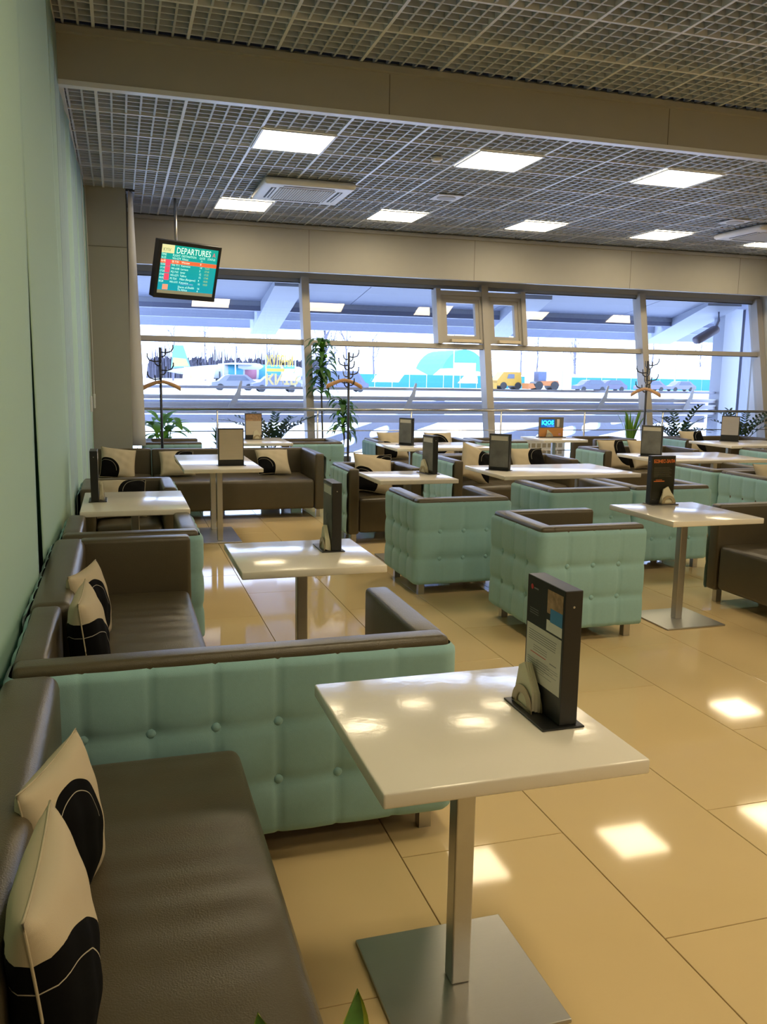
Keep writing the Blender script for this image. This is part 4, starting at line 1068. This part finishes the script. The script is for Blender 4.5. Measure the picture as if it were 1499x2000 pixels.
# ------------------------------------------------------------------ outside: apron, vehicles, trees
FARW = mat('pale aircraft skin', (0.36, 0.375, 0.4), 0.4)
ap = thing('airplane', 'white parked propeller airplane with cyan and yellow patches, seen through the left window', 'airplane', (16.9, 150, 0.6), 0.0)
part('fuselage', MB().lathe([(0.15, -12), (0.5, -10), (0.95, -6), (1.25, -2), (1.25, 8), (1.0, 10.5), (0.4, 12)], 16, Matrix.Translation((3, 0, 1.2)) @ Matrix.Rotation(PI / 2, 4, 'Y')), FARW, ap, True)
part('tail_fin', MB().prism([(-8.4, 1.6), (-5.2, 1.9), (-6.3, 5.4), (-7.9, 5.4)], -0.15, 0.15), mat('cyan tail paint', (0.125, 0.31, 0.31), 0.5), ap)
part('tail_patch', MB().prism([(-8.2, 1.9), (-5.4, 2.0), (-5.9, 3.2), (-8.0, 3.4)], -0.17, 0.17), mat('yellow tail paint', (0.375, 0.31, 0.125), 0.5), ap)
for gx, gy_ in ((-0.5, 1.6), (-0.5, -1.6), (9.5, 0)): part('landing_gear', MB().tube([(gx, gy_, 1.2), (gx, gy_, -0.66)], 0.12, 6).lathe([(0.4, -0.15), (0.4, 0.15)], 12, Matrix.Translation((gx, gy_, -0.26)) @ Matrix.Rotation(PI / 2, 4, 'X')), BLACK, ap)
part('wing', MB().box(0.5, 4.5, -10, 10, 2.35, 2.6), FARW, ap)
for y in (-4, 4): part('engine', MB().lathe([(0.3, -2), (0.55, -1), (0.5, 1.6), (0.1, 2.2)], 12, Matrix.Translation((4.3, y, 2.1)) @ Matrix.Rotation(PI / 2, 4, 'Y')), FARW, ap, True)
for a, b, c, m in ((-2, 0.5, 0.3, (0.1, 0.55, 0.75)), (0.8, 2.8, 0.0, (0.55, 0.2, 0.3)), (3.2, 7.0, 0.5, (0.08, 0.45, 0.6)), (7.5, 9.5, 0.4, (0.1, 0.5, 0.8))):
    part('livery_patch', MB().lathe([(1.268, a), (1.268, b)], 16, Matrix.Translation((3, 0, 1.2)) @ Matrix.Rotation(PI / 2, 4, 'Y')), mat('livery %g' % a, tuple(c * 0.5 for c in m), 0.5), ap, True)
def car(x, y, col, label, L=4.4, Hc=1.5, kind='car', rz=0.0):
    t = thing(kind, label, 'car', (x, y, -0.06), rz, 'cars parked in the snow'); h = L / 2
    prof = [(-h, 0.3), (-h + 0.05, 0.75), (-h + 0.7, 0.88), (-h + 1.3, Hc - 0.1), (-h + 1.8, Hc), (h - 1.1, Hc), (h - 0.35, 0.95), (h, 0.8), (h, 0.3)]
    part('body', MB().prism(prof, -0.85, 0.85), mat('paint ' + label, tuple(c * 0.5 for c in col), 0.4), t)
    win = [(-h + 1.4, 0.92), (-h + 1.75, Hc - 0.12), (h - 1.25, Hc - 0.12), (h - 0.75, 0.95)]
    part('side_window', MB().prism(win, -0.87, 0.87), mat('car glass', (0.08, 0.10, 0.14), 0.1), t)
    for a in (-h + 0.85, h - 0.85):
        for s in (-0.78, 0.78): part('wheel', MB().lathe([(0.32, -0.1), (0.32, 0.1)], 12, Matrix.Translation((a, s, 0.32)) @ Matrix.Rotation(PI / 2, 4, 'X')), BLACK, t)
    return t
car(10.6, 84, (0.3, 0.32, 0.38), 'silver car beyond the left window, nearest the airplane')
car(13.6, 78, (0.22, 0.25, 0.33), 'grey car in front of the airplane')
car(23.3, 112, (0.5, 0.52, 0.58), 'white car beneath the yellow letters')
car(20.0, 82, (0.20, 0.22, 0.34), 'dark blue car behind the middle coat rack', 6.6, 2.0)
car(58.6, 100, (0.18, 0.2, 0.28), 'dark car in front of the turquoise fence, left of the third mullion')
car(64.0, 104, (0.2, 0.2, 0.3), 'second dark car in front of the turquoise fence')
car(73.0, 108, (0.28, 0.26, 0.33), 'mauve grey car at the fence beyond the right window')
car(79.5, 110, (0.3, 0.3, 0.38), 'grey car farthest right along the turquoise fence')
# yellow truck and orange loader
tr = thing('truck', 'yellow snow truck beside the turquoise fence', 'truck', (52.6, 112, -0.06))
part('cab', MB().prism([(-2.2, 0.5), (-2.2, 1.2), (-1.2, 2.4), (1.4, 2.4), (1.6, 0.5)], -1.1, 1.1), mat('yellow truck paint', (0.375, 0.21, 0.02), 0.4), tr)
part('cab_window', MB().prism([(-0.7, 1.5), (-0.5, 2.1), (0.4, 2.1), (0.4, 1.5)], -1.12, 1.12), MATS['car glass'], tr)
part('plow', MB().box(-2.7, -2.3, -1.3, 1.3, 0.0, 0.9), MATS['yellow truck paint'], tr)
for a in (-1.2, 1.0): part('wheel', MB().lathe([(0.5, -1.15), (0.5, 1.15)], 14, Matrix.Translation((a, 0, 0.5)) @ Matrix.Rotation(PI / 2, 4, 'X')), BLACK, tr)
lo = thing('wheel_loader', 'orange wheel loader right of the yellow truck', 'loader', (55.9, 108, -0.06))
part('body', MB().prism([(-1.2, 0.6), (-1.0, 1.2), (1.9, 1.3), (2.2, 0.6)], -0.9, 0.9), mat('orange loader paint', (0.36, 0.125, 0.03), 0.4), lo)
part('cab', MB().box(-1.0, 0.2, -0.7, 0.7, 1.2, 2.5), mat('blue grey cab', (0.075, 0.1, 0.175), 0.3), lo)
part('bucket', MB().prism([(-2.6, 0.1), (-2.6, 0.9), (-1.9, 0.9), (-1.5, 0.3)], -1.0, 1.0), MATS['orange loader paint'], lo)
for a in (-1.0, 1.4): part('wheel', MB().lathe([(0.6, -1.0), (0.6, 1.0)], 14, Matrix.Translation((a, 0, 0.6)) @ Matrix.Rotation(PI / 2, 4, 'X')), BLACK, lo)
# turquoise fence
fe = thing('fence', 'long turquoise site fence across the snowy apron', 'fence', (0, 118, 0))
TQ = mat('turquoise fence panel', (0.02, 0.21, 0.24), 0.6)
for i in range(30):
    x = 27 + i * 2.6
    if 12 <= i <= 14: continue
    part('fence_panel', MB().box(x, x + 2.5, 0, 0.1, -0.06, 1.75), TQ, fe)
# letters sign
ls = thing('city_sign', 'yellow and white airport name letters on legs, cut by the first mullion', 'sign', (12.6, 70, 0), 0)
part('leg', MB().box(-1.2, -1.1, 0, 0.1, -0.06, 3.4).box(1.2, 1.3, 0, 0.1, -0.06, 3.4), EXTL, ls)
YL = mat('yellow sign letters', (0.425, 0.275, 0.03), 0.5)
obj('lettering', text_mesh('ЖУЛЯНИ', 1.25, YL, 'CENTER', 0.06, 0.02, 0.40), ls, (-0.05, -0.1, 2.15), (PI / 2, 0, 0))
obj('lettering', text_mesh('КИЇВ', 1.15, mat('pale sign letters', (0.31, 0.235, 0.085), 0.5), 'CENTER', 0.06, 0.03, 0.95), ls, (0.1, -0.1, 0.72), (PI / 2, 0, 0))
part('letter_band', MB().box(-1.1, 1.2, -0.05, 0.05, 1.75, 2.0), YL, ls)
# green-roofed hangar and snow bank
hg = thing('hangar', 'pale turquoise domed hangar behind the fence, under the left vent window', 'hangar', (82, 200, 0))
part('shell', MB().prism([(6.5 * math.cos(PI * k / 16), 8.2 * math.sin(PI * k / 16)) for k in range(17)], 0, 20), mat('turquoise hangar skin', (0.08, 0.275, 0.24), 0.7), hg)
part('door', MB().box(-3, 3, -0.1, 0.0, 0, 5), FARW, hg)
rr = random.Random(5)
sb = MB(); n = 60
for i in range(n): pass
vs = []; fs = []
for i in range(n + 1):
    x = 30 + i * 1.4; hgt = 1.6 + 1.6 * rr.random() + (1.8 if i > 36 else 0) * rr.random()
    for k in range(7):
        a = PI * k / 6; vs.append((x, 126 + 3 * math.cos(a), hgt * math.sin(a) * (0.8 + 0.4 * rr.random()) - 0.06))
for i in range(n):
    for k in range(6): fs.append((i * 7 + k, (i + 1) * 7 + k, (i + 1) * 7 + k + 1, i * 7 + k + 1))
sb.add(vs, fs); tag(part('snow_bank', sb, SNOW, None, True), 'long heap of ploughed snow behind the turquoise fence', 'snow bank')
# dense treeline beyond the airplane
vs = []; fs = []; rr = random.Random(9); tm = MB()
for i in range(420):
    x = 8 + 46 * i / 420 + rr.uniform(-.1, .1); y = 232 + rr.uniform(0, 6); h_ = (7.5 + 2.0 * math.sin(i * 0.05) + rr.uniform(-1.5, 2.0)) * (1.0 if x < 44 else 0.8)
    tm.add([(x - .16, y, -.06), (x + .16, y, -.06), (x, y + .3, -.06), (x + rr.uniform(-.3, .3), y, h_)], [(0, 1, 3), (1, 2, 3), (2, 0, 3)])
for i in range(150):
    x = 8 + 46 * i / 150; tm.add([(x - .9, y + 3, -.06), (x + .9, 236, -.06), (x + .5, 236, 4.5 + rr.uniform(-.8, 1.5)), (x - .5, 236, 4.2 + rr.uniform(-.8, 1.5))], [(0, 1, 2, 3)])
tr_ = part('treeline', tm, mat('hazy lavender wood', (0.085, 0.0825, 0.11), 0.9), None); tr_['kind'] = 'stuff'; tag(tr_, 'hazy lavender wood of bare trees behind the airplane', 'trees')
# bare trees
TB = mat('bare bark', (0.16, 0.155, 0.2), 0.9)
def tree(x, y, h, seed, label, trunk_r=0.14):
    rr = random.Random(seed); t = thing('bare_tree', label, 'tree', (x, y, -0.06), 0, 'bare winter trees'); tw = MB()
    trunk = [(0, 0, 0)]
    for k in range(1, 7): trunk.append((trunk[-1][0] + rr.uniform(-.15, .15), 0, h * k / 6 * 0.8))
    part('trunk', MB().tube(trunk, trunk_r, 6, trunk_r * 0.25), TB, t, True)
    def br(p0, d, L, r, lev):
        p1 = p0 + d * L; tw.tube([p0, p0 + d * L * 0.5 + Vector((0, 0, 0.05 * L)), p1], r, 4, r * 0.4)
        if lev:
            for _ in range(3):
                dd = (d + Vector((rr.uniform(-.7, .7), rr.uniform(-.4, .4), rr.uniform(0, .7)))).normalized(); br(p0 + d * L * rr.uniform(.4, 1), dd, L * 0.6, r * 0.5, lev - 1)
    for k in range(9):
        u = rr.uniform(0.3, 1.0); i = min(5, int(u * 6)); p0 = Vector(trunk[i]).lerp(Vector(trunk[i + 1]), u * 6 - i) if u < 1 else Vector(trunk[6])
        a = rr.uniform(0, 2 * PI); d = Vector((math.cos(a) * 0.6, math.sin(a) * 0.3, 0.8)).normalized(); br(p0, d, h * 0.22, trunk_r * 0.3, 2)
    part('branches', tw, TB, t)
tl = [(10.0, 170, 13, 'bare tree at the far left above the airplane tail'), (17, 180, 14, 'bare tree above the tail of the airplane'), (24, 185, 13, 'bare tree above the airplane fuselage'), (31, 190, 14, 'bare tree behind the yellow letters'),
      (20.8, 90, 9.5, 'thick bare tree right of the first mullion, behind the tall dracaena'), (33.5, 130, 11, 'bare tree behind the middle coat rack'), (41, 140, 11, 'bare tree left of the turquoise hangar'), (66, 150, 13, 'bare tree just right of the second mullion'),
      (78, 160, 14, 'bare tree above the yellow truck'), (84, 165, 14, 'bare tree right of the orange loader'), (90, 160, 14, 'slender bare tree left of the third mullion'), (96, 170, 14, 'bare tree at the third mullion'), (112, 165, 13, 'bare tree beyond the right coat rack'), (124, 165, 13, 'bare tree farthest to the right')]
for k, (x, y, h, lb) in enumerate(tl): tree(x, y, h, 20 + k, lb, 0.34 if k == 4 else 0.22)
def post(x, y, h, label):
    t = thing('lamp_post', label, 'lamp post', (x, y, -0.06), 0, 'lamp posts on the apron')
    part('pole', MB().tube([(0, 0, 0), (0, 0, h)], 0.09, 6), FARW, t); part('lamp_head', MB().box(-0.8, 0.8, -0.15, 0.15, h, h + 0.15), FARW, t)
post(12.6, 110, 9, 'pale lamp post left of the yellow letters'); post(15.4, 120, 10, 'pale lamp post above the airplane'); post(43.5, 110, 9, 'pale lamp post at the turquoise hangar'); post(60, 110, 9, 'lamp post behind the orange loader'); post(80, 112, 8, 'lamp post beyond the right coat rack')
